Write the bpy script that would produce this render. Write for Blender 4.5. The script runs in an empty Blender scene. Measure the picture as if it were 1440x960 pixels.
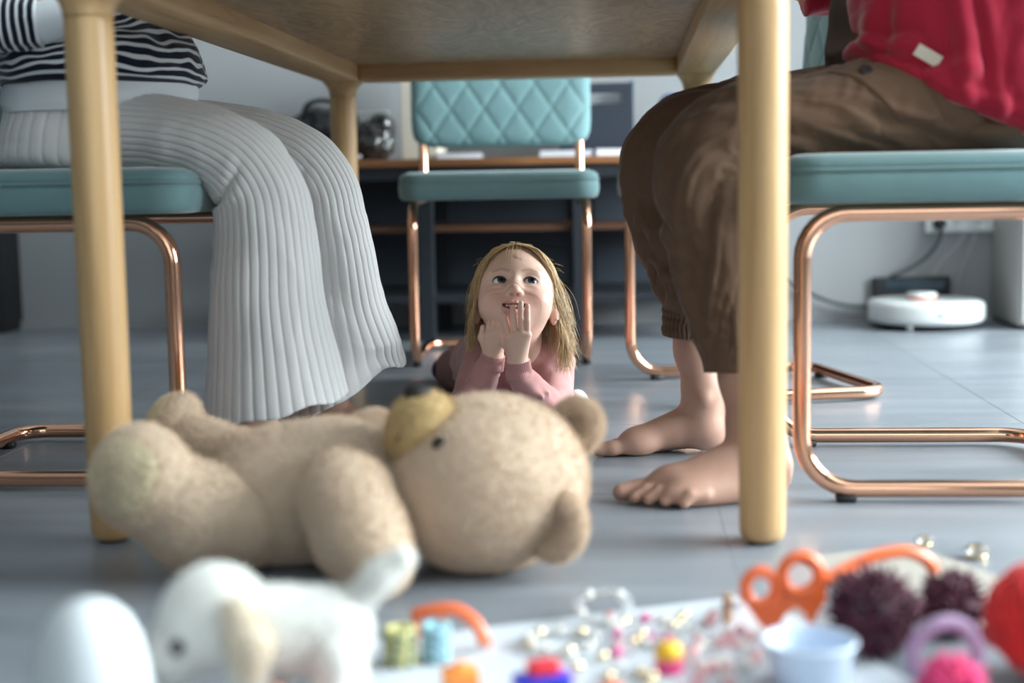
import bpy, math, random
import numpy as np
from mathutils import Vector, Matrix, Euler

SC = bpy.context.scene
COL = SC.collection
random.seed(7)
RNG = np.random.default_rng(7)
PI = math.pi

# ------------------------------------------------------------------ camera
def make_camera():
    yaw, pitch, roll = .081, .109, -.0175
    fwd = Vector((-math.sin(yaw)*math.cos(pitch), math.cos(yaw)*math.cos(pitch), -math.sin(pitch)))
    right = Vector((math.cos(yaw), math.sin(yaw), 0))
    up = right.cross(fwd)
    r = right*math.cos(roll) + up*math.sin(roll)
    u = -right*math.sin(roll) + up*math.cos(roll)
    m = Matrix(((r.x, u.x, -fwd.x, 0), (r.y, u.y, -fwd.y, 0), (r.z, u.z, -fwd.z, .449), (0, 0, 0, 1)))
    cd = bpy.data.cameras.new('camera')
    cd.lens = 50; cd.sensor_width = 36; cd.clip_start = .02
    cd.dof.use_dof = True; cd.dof.focus_distance = 2.47; cd.dof.aperture_fstop = 1.85
    o = bpy.data.objects.new('camera', cd); COL.objects.link(o)
    o.matrix_world = m
    SC.camera = o
make_camera()

SC.view_settings.view_transform = 'Standard'
SC.view_settings.look = 'None'
SC.view_settings.gamma = 1
SC.view_settings.use_curve_mapping = False
SC.view_settings.exposure = 0.0

# ------------------------------------------------------------------ light: overcast daylight through the side window, plus added rear fill
w = bpy.data.worlds.new('daylight'); SC.world = w; w.use_nodes = True
bg = w.node_tree.nodes['Background']; bg.inputs[0].default_value = (.78, .88, 1, 1); bg.inputs[1].default_value = 1.0

def area(name, loc, rot, sx, sy, power, col):
    d = bpy.data.lights.new(name, 'AREA'); d.shape = 'RECTANGLE'; d.size = sx; d.size_y = sy
    d.energy = power; d.color = col
    o = bpy.data.objects.new(name, d); COL.objects.link(o); o.location = loc; o.rotation_euler = rot
    return o
area('daylight_side_window', (3.740, 2.400, 1.650), (0, math.radians(90), 0), 1.80, 3.90, 930, (.90, .95, 1))
area('rear_fill_light', (.35, -2.35, 1.5), (math.radians(90), 0, 0), 2.6, 1.75, 25, (.94, .97, 1))  # added frontal fill from behind the camera

# ------------------------------------------------------------------ materials
MATS = {}
def mat(name, col=(.5, .5, .5), rough=.6, metal=0., spec=.5, sheen=0., bump=None, var=None, attr=None, trans=0., alpha=1., sss=0., coat=0., emit=None):
    """bump=(scale, strength, distance); var=(scale, amount) brightness mottling; attr: colour attribute as base colour"""
    if name in MATS: return MATS[name]
    m = bpy.data.materials.new(name); m.use_nodes = True; MATS[name] = m
    nt = m.node_tree; b = nt.nodes['Principled BSDF']
    b.inputs['Base Color'].default_value = (*col, 1); b.inputs['Roughness'].default_value = rough
    b.inputs['Metallic'].default_value = metal; b.inputs['Specular IOR Level'].default_value = spec
    if sheen: b.inputs['Sheen Weight'].default_value = sheen; b.inputs['Sheen Roughness'].default_value = .4
    if trans: b.inputs['Transmission Weight'].default_value = trans
    if coat: b.inputs['Coat Weight'].default_value = coat
    if sss:
        b.inputs['Subsurface Weight'].default_value = sss; b.inputs['Subsurface Radius'].default_value = (1, .35, .2); b.inputs['Subsurface Scale'].default_value = .006
    L = nt.links.new
    tc = nt.nodes.new('ShaderNodeTexCoord')
    src = None
    if attr:
        a = nt.nodes.new('ShaderNodeAttribute'); a.attribute_name = attr; src = a.outputs['Color']
    if var:
        n = nt.nodes.new('ShaderNodeTexNoise'); n.inputs['Scale'].default_value = var[0]; n.inputs['Detail'].default_value = 4
        L(tc.outputs['Object'], n.inputs['Vector'])
        mr = nt.nodes.new('ShaderNodeMapRange'); mr.inputs[1].default_value = .25; mr.inputs[2].default_value = .75
        mr.inputs[3].default_value = 1-var[1]; mr.inputs[4].default_value = 1+var[1]; L(n.outputs['Fac'], mr.inputs[0])
        mx = nt.nodes.new('ShaderNodeMix'); mx.data_type = 'RGBA'; mx.blend_type = 'MULTIPLY'; mx.inputs['Factor'].default_value = 1
        if src: L(src, mx.inputs['A'])
        else: mx.inputs['A'].default_value = (*col, 1)
        cc = nt.nodes.new('ShaderNodeCombineColor'); [L(mr.outputs[0], cc.inputs[i]) for i in range(3)]
        L(cc.outputs[0], mx.inputs['B']); src = mx.outputs['Result']
    if src: L(src, b.inputs['Base Color'])
    if bump:
        n = nt.nodes.new('ShaderNodeTexNoise'); n.inputs['Scale'].default_value = bump[0]; n.inputs['Detail'].default_value = 3
        L(tc.outputs['Object'], n.inputs['Vector'])
        bp = nt.nodes.new('ShaderNodeBump'); bp.inputs['Strength'].default_value = bump[1]; bp.inputs['Distance'].default_value = bump[2]
        L(n.outputs['Fac'], bp.inputs['Height']); L(bp.outputs[0], b.inputs['Normal'])
    return m

def wood(name, scale, a=(.50, .30, .125), c=(.66, .45, .22), rough=.42, warp=1.0):
    """oak: noise stretched along the grain"""
    if name in MATS: return MATS[name]
    m = mat(name, a, rough); nt = m.node_tree; b = nt.nodes['Principled BSDF']; L = nt.links.new
    tc = nt.nodes.new('ShaderNodeTexCoord'); mp = nt.nodes.new('ShaderNodeMapping'); mp.inputs['Scale'].default_value = scale
    L(tc.outputs['Object'], mp.inputs['Vector'])
    n = nt.nodes.new('ShaderNodeTexNoise'); n.inputs['Scale'].default_value = 1; n.inputs['Detail'].default_value = 6; n.inputs['Distortion'].default_value = warp
    n.inputs['Roughness'].default_value = .6
    L(mp.outputs[0], n.inputs['Vector'])
    r = nt.nodes.new('ShaderNodeValToRGB'); r.color_ramp.elements[0].position = .3; r.color_ramp.elements[0].color = (*a, 1)
    r.color_ramp.elements[1].position = .7; r.color_ramp.elements[1].color = (*c, 1)
    L(n.outputs['Fac'], r.inputs[0]); L(r.outputs[0], b.inputs['Base Color'])
    bp = nt.nodes.new('ShaderNodeBump'); bp.inputs['Strength'].default_value = .12; bp.inputs['Distance'].default_value = .001
    L(n.outputs['Fac'], bp.inputs['Height']); L(bp.outputs[0], b.inputs['Normal'])
    return m

def glass_pane(name):
    if name in MATS: return MATS[name]
    m = bpy.data.materials.new(name); m.use_nodes = True; nt = m.node_tree; MATS[name] = m
    nt.nodes.remove(nt.nodes['Principled BSDF']); out = nt.nodes['Material Output']
    t = nt.nodes.new('ShaderNodeBsdfTransparent'); t.inputs[0].default_value = (.94, .97, .96, 1); g = nt.nodes.new('ShaderNodeBsdfGlossy'); g.inputs['Roughness'].default_value = .02
    x = nt.nodes.new('ShaderNodeMixShader'); x.inputs[0].default_value = .07
    nt.links.new(t.outputs[0], x.inputs[1]); nt.links.new(g.outputs[0], x.inputs[2]); nt.links.new(x.outputs[0], out.inputs[0])
    return m

# ------------------------------------------------------------------ mesh helpers
def mk_mesh(name, V, F, smooth=True, uv=None, col=None):
    me = bpy.data.meshes.new(name)
    V = np.asarray(V, np.float32)
    if isinstance(F, np.ndarray):
        n, k = F.shape
        me.vertices.add(len(V)); me.vertices.foreach_set('co', V.ravel())
        me.loops.add(n*k); me.loops.foreach_set('vertex_index', F.astype(np.int32).ravel())
        me.polygons.add(n); me.polygons.foreach_set('loop_start', np.arange(0, n*k, k, dtype=np.int32))
        me.update(calc_edges=True)
    else:
        me.from_pydata([tuple(v) for v in V], [], [tuple(f) for f in F])
    if smooth: me.polygons.foreach_set('use_smooth', np.ones(len(me.polygons), bool))
    if uv is not None:
        l = me.uv_layers.new(name='UVMap'); l.data.foreach_set('uv', np.asarray(uv, np.float32).ravel())
    if col is not None:
        a = me.color_attributes.new('Col', 'FLOAT_COLOR', 'POINT')
        c = np.ones((len(V), 4), np.float32); c[:, :3] = col; a.data.foreach_set('color', c.ravel())
    me.validate(); me.update()
    return me

def obj(name, me, m=None, parent=None, loc=None, rot=None):
    o = bpy.data.objects.new(name, me); COL.objects.link(o)
    if m is not None and not me.materials: me.materials.append(m)
    if parent is not None: o.parent = parent
    if loc is not None: o.location = loc
    if rot is not None: o.rotation_euler = rot
    return o

def part(name, geo, m, parent=None, smooth=True, base=None, **k):
    V, F = geo[0], geo[1]
    V = np.asarray(V, float)
    if base is not None: V = V-np.asarray(base)
    return obj(name, mk_mesh(name, V, F, smooth, *geo[2:], **k), m, parent)

def tag(o, label, cat, group=None):
    o['label'] = label; o['category'] = cat
    if group: o['group'] = group
    return o

def thing(name, label, cat, loc=(0, 0, 0), rotz=0, group=None):
    o = bpy.data.objects.new(name, None); COL.objects.link(o); o.location = loc; o.rotation_euler = (0, 0, rotz); o.empty_display_size = .05
    return tag(o, label, cat, group)

def struct(name, geo, m, smooth=False):
    o = part(name, geo, m, smooth=smooth); o['kind'] = 'structure'; return o

def join(*gs):
    V = []; F = []; n = 0
    for g in gs:
        V.append(np.asarray(g[0], float)); F += [tuple(int(i)+n for i in f) for f in g[1]]; n += len(g[0])
    return np.concatenate(V), F

def xf(g, loc=(0, 0, 0), rot=(0, 0, 0), s=1):
    M = np.array(Euler(rot).to_matrix()); return (np.asarray(g[0], float)*s) @ M.T+np.asarray(loc), g[1]

def rbox(lo, hi, r=.004, seg=2):
    """box with rounded edges"""
    lo = np.array(lo, float); hi = np.array(hi, float); r = min(r, (hi-lo).min()*.49)
    if r <= 0 or seg < 1:
        V = [[(lo, hi)[(i >> k) & 1][k] for k in range(3)] for i in range(8)]
        return np.array(V), [(0, 2, 3, 1), (4, 5, 7, 6), (0, 1, 5, 4), (2, 6, 7, 3), (0, 4, 6, 2), (1, 3, 7, 5)]
    import bmesh
    bm = bmesh.new(); bmesh.ops.create_cube(bm, size=1)
    for v in bm.verts: v.co = Vector((lo+hi)/2+np.array(v.co)*(hi-lo))
    bmesh.ops.bevel(bm, geom=list(bm.edges), offset=r, segments=seg, profile=.5, affect='EDGES')
    bm.verts.index_update(); V = np.array([v.co[:] for v in bm.verts]); F = [tuple(v.index for v in f.verts) for f in bm.faces]; bm.free()
    return V, F

def lathe(prof, n=32, axis='z', c=(0, 0, 0)):
    """prof: list of (radius, height)"""
    V = []; F = []; rings = []
    for r, h in prof:
        if r < 1e-6: rings.append([len(V)]); V.append((0, 0, h))
        else:
            rings.append(list(range(len(V), len(V)+n)))
            V += [(r*math.cos(2*PI*i/n), r*math.sin(2*PI*i/n), h) for i in range(n)]
    for a, b in zip(rings, rings[1:]):
        for i in range(n):
            j = (i+1) % n
            if len(a) == 1 and len(b) == 1: break
            if len(a) == 1: F.append((a[0], b[j], b[i]))
            elif len(b) == 1: F.append((a[i], a[j], b[0]))
            else: F.append((a[i], a[j], b[j], b[i]))
    V = np.array(V, float)
    if axis == 'x': V = V[:, [2, 0, 1]]
    if axis == 'y': V = V[:, [1, 2, 0]]
    return V+np.asarray(c), F

def fillet(P, R, seg=8):
    """round the corners of a polyline"""
    P = [np.array(p, float) for p in P]; out = [P[0]]
    for i in range(1, len(P)-1):
        r = R[i] if isinstance(R, (list, tuple)) else R
        a, b, c = P[i-1], P[i], P[i+1]; u = (a-b)/np.linalg.norm(a-b); v = (c-b)/np.linalg.norm(c-b)
        ang = math.acos(np.clip(u@v, -1, 1))
        if r <= 0 or ang > PI-.02: out.append(b); continue
        t = r/math.tan(ang/2); t = min(t, .49*np.linalg.norm(a-b), .49*np.linalg.norm(c-b)); r2 = t*math.tan(ang/2)
        bis = (u+v)/np.linalg.norm(u+v); cen = b+bis*(r2/math.sin(ang/2)); s = b+u*t-cen; e = b+v*t-cen; w = math.acos(np.clip(s@e/(r2*r2), -1, 1))
        for k in range(seg+1):
            q = k/seg; out.append(cen+(math.sin((1-q)*w)*s+math.sin(q*w)*e)/math.sin(w))
    out.append(P[-1]); return np.array(out)

def catmull(P, n):
    P = np.asarray(P, float); k = len(P)
    d = np.concatenate([[0], np.cumsum(np.linalg.norm(np.diff(P[:, :3], axis=0), axis=1))]); d = d/d[-1]
    t = np.linspace(0, 1, n); out = np.zeros((n, P.shape[1]))
    m = np.zeros_like(P)
    for i in range(k):
        if i == 0: m[i] = (P[1]-P[0])/(d[1]-d[0])
        elif i == k-1: m[i] = (P[-1]-P[-2])/(d[-1]-d[-2])
        else:
            h0 = d[i]-d[i-1]; h1 = d[i+1]-d[i]; s0 = (P[i]-P[i-1])/h0; s1 = (P[i+1]-P[i])/h1; m[i] = (s0*h1+s1*h0)/(h0+h1)
    for j, x in enumerate(t):
        i = min(np.searchsorted(d, x, side='right')-1, k-2); h = d[i+1]-d[i]; s = (x-d[i])/h
        out[j] = (2*s**3-3*s**2+1)*P[i]+(s**3-2*s**2+s)*h*m[i]+(-2*s**3+3*s**2)*P[i+1]+(s**3-s**2)*h*m[i+1]
    return out

def tube(P, r, n=12, cap=True, closed=False):
    P = np.asarray(P, float); m = len(P); r = np.broadcast_to(np.asarray(r, float), (m,))
    T = np.roll(P, -1, 0)-np.roll(P, 1, 0) if closed else np.gradient(P, axis=0)
    T = T/np.maximum(np.linalg.norm(T, axis=1, keepdims=True), 1e-9)
    a = np.array((0, 0, 1.)) if abs(T[0][2]) < .9 else np.array((1., 0, 0))
    N = a-T[0]*(a@T[0]); N /= np.linalg.norm(N); V = []
    for i in range(m):
        N = N-T[i]*(N@T[i]); N /= max(np.linalg.norm(N), 1e-9); B = np.cross(T[i], N)
        for k in range(n):
            w = 2*PI*k/n; V.append(P[i]+r[i]*(math.cos(w)*N+math.sin(w)*B))
    F = []
    for i in range(m if closed else m-1):
        i2 = (i+1) % m
        for k in range(n):
            k2 = (k+1) % n; F.append((i*n+k, i*n+k2, i2*n+k2, i2*n+k))
    if cap and not closed:
        F.append(tuple(range(n-1, -1, -1))); F.append(tuple((m-1)*n+k for k in range(n)))
    return np.array(V), F

def stack(outlines, cap=True):
    """join a list of equal-length closed outlines (n,3) into a skin"""
    m = len(outlines); n = len(outlines[0]); V = np.concatenate(outlines); F = []
    for i in range(m-1):
        for k in range(n):
            k2 = (k+1) % n; F.append((i*n+k, i*n+k2, (i+1)*n+k2, (i+1)*n+k))
    if cap: F.append(tuple(range(n-1, -1, -1))); F.append(tuple((m-1)*n+k for k in range(n)))
    return V, F

def rrect(hx, hy, r, n=6):
    out = []
    for cx, cy, a0 in ((hx-r, hy-r, 0), (-hx+r, hy-r, 90), (-hx+r, -hy+r, 180), (hx-r, -hy+r, 270)):
        for k in range(n+1):
            a = math.radians(a0+90*k/n); out.append((cx+r*math.cos(a), cy+r*math.sin(a)))
    return np.array(out)

def text_obj(body, size, m, parent, loc, rot, name='lettering'):
    pass

# value noise
def vnoise(P, scale=1., seed=0):
    P = np.asarray(P, float)*scale+seed*17.31; I = np.floor(P).astype(np.int64); f = P-I; f = f*f*(3-2*f)
    def h(a, b, c):
        n = (a*73856093) ^ (b*19349663) ^ (c*83492791) ^ (seed*2654435761 & 0xffffff)
        n = (n*1103515245+12345) & 0x7fffffff; n = (n >> 7) ^ n; n = (n*1103515245+12345) & 0x7fffffff
        return (n & 0xffff)/32767.5-1
    r = 0
    for dx in (0, 1):
        for dy in (0, 1):
            for dz in (0, 1):
                w = (f[..., 0] if dx else 1-f[..., 0])*(f[..., 1] if dy else 1-f[..., 1])*(f[..., 2] if dz else 1-f[..., 2])
                r = r+w*h(I[..., 0]+dx, I[..., 1]+dy, I[..., 2]+dz)
    return r

# ------------------------------------------------------------------ signed distance modelling (soft bodies)
class SDF:
    def __init__(s, lo, hi, h):
        s.lo = np.array(lo, float); s.h = h; s.n = np.ceil((np.array(hi)-s.lo)/h).astype(int)+1
        s.ax = [s.lo[i]+h*np.arange(s.n[i]) for i in range(3)]
        s.d = np.full(tuple(s.n), .04, np.float32)
    def win(s, lo, hi, pad):
        i0 = np.clip(np.floor((np.array(lo)-pad-s.lo)/s.h).astype(int), 0, s.n); i1 = np.clip(np.ceil((np.array(hi)+pad-s.lo)/s.h).astype(int)+1, 0, s.n)
        sl = tuple(slice(a, b) for a, b in zip(i0, i1))
        X = s.ax[0][sl[0]][:, None, None].astype(np.float32); Y = s.ax[1][sl[1]][None, :, None].astype(np.float32); Z = s.ax[2][sl[2]][None, None, :].astype(np.float32)
        return sl, X, Y, Z
    def _mix(s, sl, dn, k, op):
        a = s.d[sl]
        if a.size == 0: return
        if op == 'sub': dn = -dn; a2 = -a; dn2 = -dn
        if op == 'add':
            m = np.minimum(a, dn)
            if k > 0: h = np.maximum(k-np.abs(a-dn), 0)/k; m = m-h*h*k*.25
        else:
            m = np.maximum(a, dn)
            if k > 0: h = np.maximum(k-np.abs(a-dn), 0)/k; m = m+h*h*k*.25
        s.d[sl] = m
    def cone(s, a, b, ra, rb=None, k=.01, op='add'):
        rb = ra if rb is None else rb; a = np.array(a, float); b = np.array(b, float); R = max(ra, rb)
        sl, X, Y, Z = s.win(np.minimum(a, b)-R, np.maximum(a, b)+R, k+3*s.h); ab = b-a; L = max(ab@ab, 1e-12)
        t = np.clip(((X-a[0])*ab[0]+(Y-a[1])*ab[1]+(Z-a[2])*ab[2])/L, 0, 1)
        d = np.sqrt((X-a[0]-t*ab[0])**2+(Y-a[1]-t*ab[1])**2+(Z-a[2]-t*ab[2])**2)-(ra+(rb-ra)*t)
        s._mix(sl, d, k, op)
    def chain(s, P, R, k=.01, op='add'):
        for i in range(len(P)-1): s.cone(P[i], P[i+1], R[i], R[i+1], k, op)
    def ell(s, c, r, rot=None, k=.01, op='add'):
        c = np.array(c, float); r = np.array(r, float)*np.ones(3); R = np.eye(3) if rot is None else np.array(rot, float)
        ext = np.sqrt(((R*r[None, :])**2).sum(1))
        sl, X, Y, Z = s.win(c-ext, c+ext, k+3*s.h); X = X-c[0]; Y = Y-c[1]; Z = Z-c[2]
        q = [(X*R[0, i]+Y*R[1, i]+Z*R[2, i])/r[i] for i in range(3)]
        k0 = np.sqrt(q[0]**2+q[1]**2+q[2]**2); k1 = np.sqrt((q[0]/r[0])**2+(q[1]/r[1])**2+(q[2]/r[2])**2)
        s._mix(sl, k0*(k0-1)/np.maximum(k1, 1e-6), k, op)
    def noise(s, amp, scale, seed=0):
        idx = np.argwhere(np.abs(s.d) < amp+2*s.h); P = s.lo+idx*s.h
        s.d[tuple(idx.T)] += amp*vnoise(P, scale, seed).astype(np.float32)
    def cut(s, axis, val, keep='>'):
        sh = [1, 1, 1]; sh[axis] = -1; c = s.ax[axis].reshape(sh).astype(np.float32)
        s.d = np.maximum(s.d, (val-c) if keep == '>' else (c-val))
    def mesh(s, smooth=1):
        d = s.d; d[0] = d[-1] = .04; d[:, 0] = d[:, -1] = .04; d[:, :, 0] = d[:, :, -1] = .04
        neg = d < 0; n = np.array(d.shape)-1
        c8 = [(i, j, k) for i in (0, 1) for j in (0, 1) for k in (0, 1)]
        sub = lambda A, o: A[o[0]:o[0]+n[0], o[1]:o[1]+n[1], o[2]:o[2]+n[2]]
        cnt = np.zeros(tuple(n), np.int8)
        for o in c8: cnt += sub(neg, o)
        act = np.argwhere((cnt > 0) & (cnt < 8)); ids = np.full(tuple(n), -1, np.int64); ids[tuple(act.T)] = np.arange(len(act))
        val = {o: d[tuple((act+np.array(o)).T)] for o in c8}
        S = np.zeros((len(act), 3)); C = np.zeros(len(act))
        for a in c8:
            for ax in range(3):
                if a[ax] == 0:
                    b = list(a); b[ax] = 1; b = tuple(b); x = val[a]; y = val[b]; m = (x < 0) != (y < 0)
                    t = np.where(m, x/np.where(m, x-y, 1), 0); p = np.array(a, float)[None, :]*np.ones((len(act), 1)); p[:, ax] = t
                    S[m] += p[m]; C[m] += 1
        V = s.lo+(act+S/C[:, None])*s.h
        F = []
        for ax in range(3):
            o = [0, 0, 0]; o[ax] = 1
            u, v = (ax+1) % 3, (ax+2) % 3
            A = neg[tuple(slice(0, -1) if i == ax else slice(None) for i in range(3))]; B = neg[tuple(slice(1, None) if i == ax else slice(None) for i in range(3))]
            E = np.argwhere(A != B); ok = (E[:, u] > 0) & (E[:, v] > 0) & (E[:, u] < n[u]) & (E[:, v] < n[v]); E = E[ok]
            q = []
            for du, dv in ((-1, -1), (0, -1), (0, 0), (-1, 0)):
                g = E.copy(); g[:, u] += du; g[:, v] += dv; q.append(ids[tuple(g.T)])
            q = np.stack(q, 1); fl = ~A[tuple(E.T)]; q[fl] = q[fl][:, ::-1]; F.append(q)
        F = np.concatenate(F); F = F[(F >= 0).all(1)]
        for _ in range(smooth): V = lap(V, F, .5)
        return V, F

def lap(V, F, f):
    acc = np.zeros_like(V); c = np.zeros(len(V))
    for i in range(F.shape[1]):
        for a, b in ((F[:, i], F[:, (i+1) % F.shape[1]]),):
            for k in range(3): acc[:, k] += np.bincount(a, V[b, k], len(V))+np.bincount(b, V[a, k], len(V))
            c += np.bincount(a, minlength=len(V))+np.bincount(b, minlength=len(V))
    return V+f*(acc/np.maximum(c, 1)[:, None]-V)

def normals(V, F):
    n = np.cross(V[F[:, 2]]-V[F[:, 0]], V[F[:, 3]]-V[F[:, 1]]); N = np.zeros_like(V)
    for i in range(4):
        for k in range(3): N[:, k] += np.bincount(F[:, i], n[:, k], len(V))
    return N/np.maximum(np.linalg.norm(N, axis=1, keepdims=True), 1e-12)

def loft(ctrl, nv, nu, ref=(0, 1, 0), disp=None, caps=(True, True), th0=0., expo=None, axis=None):
    """ctrl: rows (x,y,z,ra,rb): ra across the bend plane, rb along ref. returns V,F,uv (uv = angle 0..1, length in m)"""
    C = catmull(np.array(ctrl, float), nv); P = C[:, :3]; T = np.gradient(P, axis=0); T /= np.linalg.norm(T, axis=1, keepdims=True)
    if axis is not None: T = np.tile(np.array(axis, float), (nv, 1))
    B = np.array(ref, float)[None, :]-T*(T @ np.array(ref, float))[:, None]; B /= np.linalg.norm(B, axis=1, keepdims=True); N = np.cross(B, T)
    th = th0+2*PI*np.arange(nu)/nu; s = np.concatenate([[0], np.cumsum(np.linalg.norm(np.diff(P, axis=0), axis=1))])
    ct, st = np.cos(th), np.sin(th)
    if expo: ct, st = np.sign(ct)*np.abs(ct)**(2/expo), np.sign(st)*np.abs(st)**(2/expo)
    rad = N[:, None, :]*(C[:, 3, None]*ct[None, :])[..., None]+B[:, None, :]*(C[:, 4, None]*st[None, :])[..., None]
    V = P[:, None, :]+rad
    if disp is not None:
        D = rad/np.linalg.norm(rad, axis=2, keepdims=True); V = V+D*disp(th[None, :]+0*s[:, None], s[:, None]+0*th[None, :], V)[..., None]
    i, k = np.meshgrid(np.arange(nv-1), np.arange(nu), indexing='ij'); k2 = (k+1) % nu
    F = np.stack([i*nu+k, i*nu+k2, (i+1)*nu+k2, (i+1)*nu+k], -1).reshape(-1, 4)
    uu = np.stack([k, k+1, k+1, k], -1)/nu; vv = np.stack([s[i], s[i], s[i+1], s[i+1]], -1); uv = np.stack([uu, vv], -1).reshape(-1, 2)
    V = V.reshape(-1, 3); F = F[:, ::-1]; uv = uv.reshape(-1, 4, 2)[:, ::-1].reshape(-1, 2)
    if any(caps):
        for e, on in ((0, caps[0]), (nv-1, caps[1])):
            if not on: continue
            c = len(V); V = np.vstack([V, P[e]]); r = e*nu+np.arange(nu); r2 = e*nu+(np.arange(nu)+1) % nu
            q = np.stack([r, r2, np.full(nu, c), np.full(nu, c)], 1)
            # degenerate quads avoided: pair up the fan into quads
            a = e*nu+np.arange(0, nu, 2); b = e*nu+(np.arange(0, nu, 2)+1) % nu; d = e*nu+(np.arange(0, nu, 2)+2) % nu
            q = np.stack([np.full(len(a), c), a, b, d], 1)
            if e: q = q[:, ::-1]
            F = np.vstack([F, q]); sv = s[e]
            uvq = np.full((len(q)*4, 2), 0.); uvq[:, 1] = sv; uv = np.vstack([uv, uvq])
    return V, F, uv

def njoin(*gs):
    """join lofts/SDF meshes (quads arrays, optional uv)"""
    n = 0; V = []; F = []; U = []
    for g in gs:
        V.append(g[0]); F.append(g[1]+n); n += len(g[0])
        U.append(g[2] if len(g) > 2 else np.zeros((len(g[1])*4, 2)))
    return np.vstack(V), np.vstack(F), np.vstack(U)

# ================================================================== the room
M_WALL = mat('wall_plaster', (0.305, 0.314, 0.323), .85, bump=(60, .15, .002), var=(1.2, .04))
M_CEIL = mat('ceiling_paint', (.62, .62, .61), .9)
def tile_material():
    m = mat('grey_floor_tile', (.16, .175, .19), .30, spec=.55); nt = m.node_tree; b = nt.nodes['Principled BSDF']; L = nt.links.new
    g = nt.nodes.new('ShaderNodeNewGeometry'); oi = nt.nodes.new('ShaderNodeObjectInfo')
    mp = nt.nodes.new('ShaderNodeMapping'); mp.inputs['Scale'].default_value = (.9, 7, 1); L(g.outputs['Position'], mp.inputs['Vector'])
    n = nt.nodes.new('ShaderNodeTexNoise'); n.inputs['Scale'].default_value = 1.6; n.inputs['Detail'].default_value = 5; L(mp.outputs[0], n.inputs['Vector'])
    ad = nt.nodes.new('ShaderNodeMath'); ad.operation = 'MULTIPLY_ADD'; ad.inputs[1].default_value = .16; L(oi.outputs['Random'], ad.inputs[0]); L(n.outputs['Fac'], ad.inputs[2])
    r = nt.nodes.new('ShaderNodeValToRGB'); r.color_ramp.elements[0].position = .25; r.color_ramp.elements[0].color = (.145, .159, .180, 1)
    r.color_ramp.elements[1].position = .85; r.color_ramp.elements[1].color = (.268, .292, .328, 1); L(ad.outputs[0], r.inputs[0]); L(r.outputs[0], b.inputs['Base Color'])
    n2 = nt.nodes.new('ShaderNodeTexNoise'); n2.inputs['Scale'].default_value = 14; n2.inputs['Detail'].default_value = 4; L(g.outputs['Position'], n2.inputs['Vector'])
    bp = nt.nodes.new('ShaderNodeBump'); bp.inputs['Strength'].default_value = .025; bp.inputs['Distance'].default_value = .002; L(n2.outputs['Fac'], bp.inputs['Height']); L(bp.outputs[0], b.inputs['Normal'])
    mr = nt.nodes.new('ShaderNodeMapRange'); mr.inputs[3].default_value = .27; mr.inputs[4].default_value = .36; L(n2.outputs['Fac'], mr.inputs[0]); L(mr.outputs[0], b.inputs['Roughness'])
    return m
XL, XR, YF, YB, ZC = -3.2, 3.6, -2.2, 4.6, 2.8
floor = struct('floor', rbox((XL, YF, -.10), (XR, YB, -.0007), 0, 0), mat('grout', (.34, .35, .36), .8))
tm = mk_mesh('floor_tile', *rbox((.0006, .0006, -.010), (.5994, .5994, 0), .0006, 1), smooth=False); tm.materials.append(tile_material())
x0 = .123-.6*6; y0 = 2.64-.6*8
for i in range(14):
    for j in range(13):
        x, y = x0+.6*i, y0+.6*j
        if x+.6 < XL+.02 or x > XR or y+.6 < YF+.02 or y > YB-.02: continue
        hx = min(x+.6, XR)-x; hy = min(y+.6, YB)-y; lx = max(0, XL-x); ly = max(0, YF-y)
        if hx < .599 or hy < .599 or lx > 0 or ly > 0:
            me = mk_mesh('floor_tile', *rbox((lx+.0006, ly+.0006, -.010), (hx-.0006, hy-.0006, 0), .0006, 1), smooth=False); me.materials.append(tile_material())
        else: me = tm
        obj('floor_tile', me, None, floor, (x, y, 0))
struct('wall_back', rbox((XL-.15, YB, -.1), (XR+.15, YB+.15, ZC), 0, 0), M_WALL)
struct('wall_left', rbox((XL-.15, YF-.15, -.1), (XL, YB, ZC), 0, 0), mat('dark_bounce_absorbing_wall', (.10, .105, .11), .85))  # unseen wall made dark to cut bounced light on the left
struct('ceiling', rbox((XL-.15, YF-.15, ZC), (XR+.15, YB+.15, ZC+.12), 0, 0), M_CEIL)
WY0, WY1, WZ0, WZ1 = 0.4, 4.4, 0.7, 2.6
struct('wall_right', join(rbox((XR, YF-.15, -.1), (XR+.15, WY0, ZC), 0, 0), rbox((XR, WY1, -.1), (XR+.15, YB, ZC), 0, 0),
       rbox((XR, WY0, -.1), (XR+.15, WY1, WZ0), 0, 0), rbox((XR, WY0, WZ1), (XR+.15, WY1, ZC), 0, 0)), M_WALL)
VX0, VX1, VZ0, VZ1 = -1.0, 1.7, .6, 2.4
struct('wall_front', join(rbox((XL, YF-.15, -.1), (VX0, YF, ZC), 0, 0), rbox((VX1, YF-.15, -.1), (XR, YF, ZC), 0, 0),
       rbox((VX0, YF-.15, -.1), (VX1, YF, VZ0), 0, 0), rbox((VX0, YF-.15, VZ1), (VX1, YF, ZC), 0, 0)), mat('dark_bounce_absorbing_wall'))  # unseen wall darkened as well, to keep the ambient light low
M_FRAME = mat('window_white_paint', (.75, .75, .74), .4); M_PANE = glass_pane('window_glass')
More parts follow.
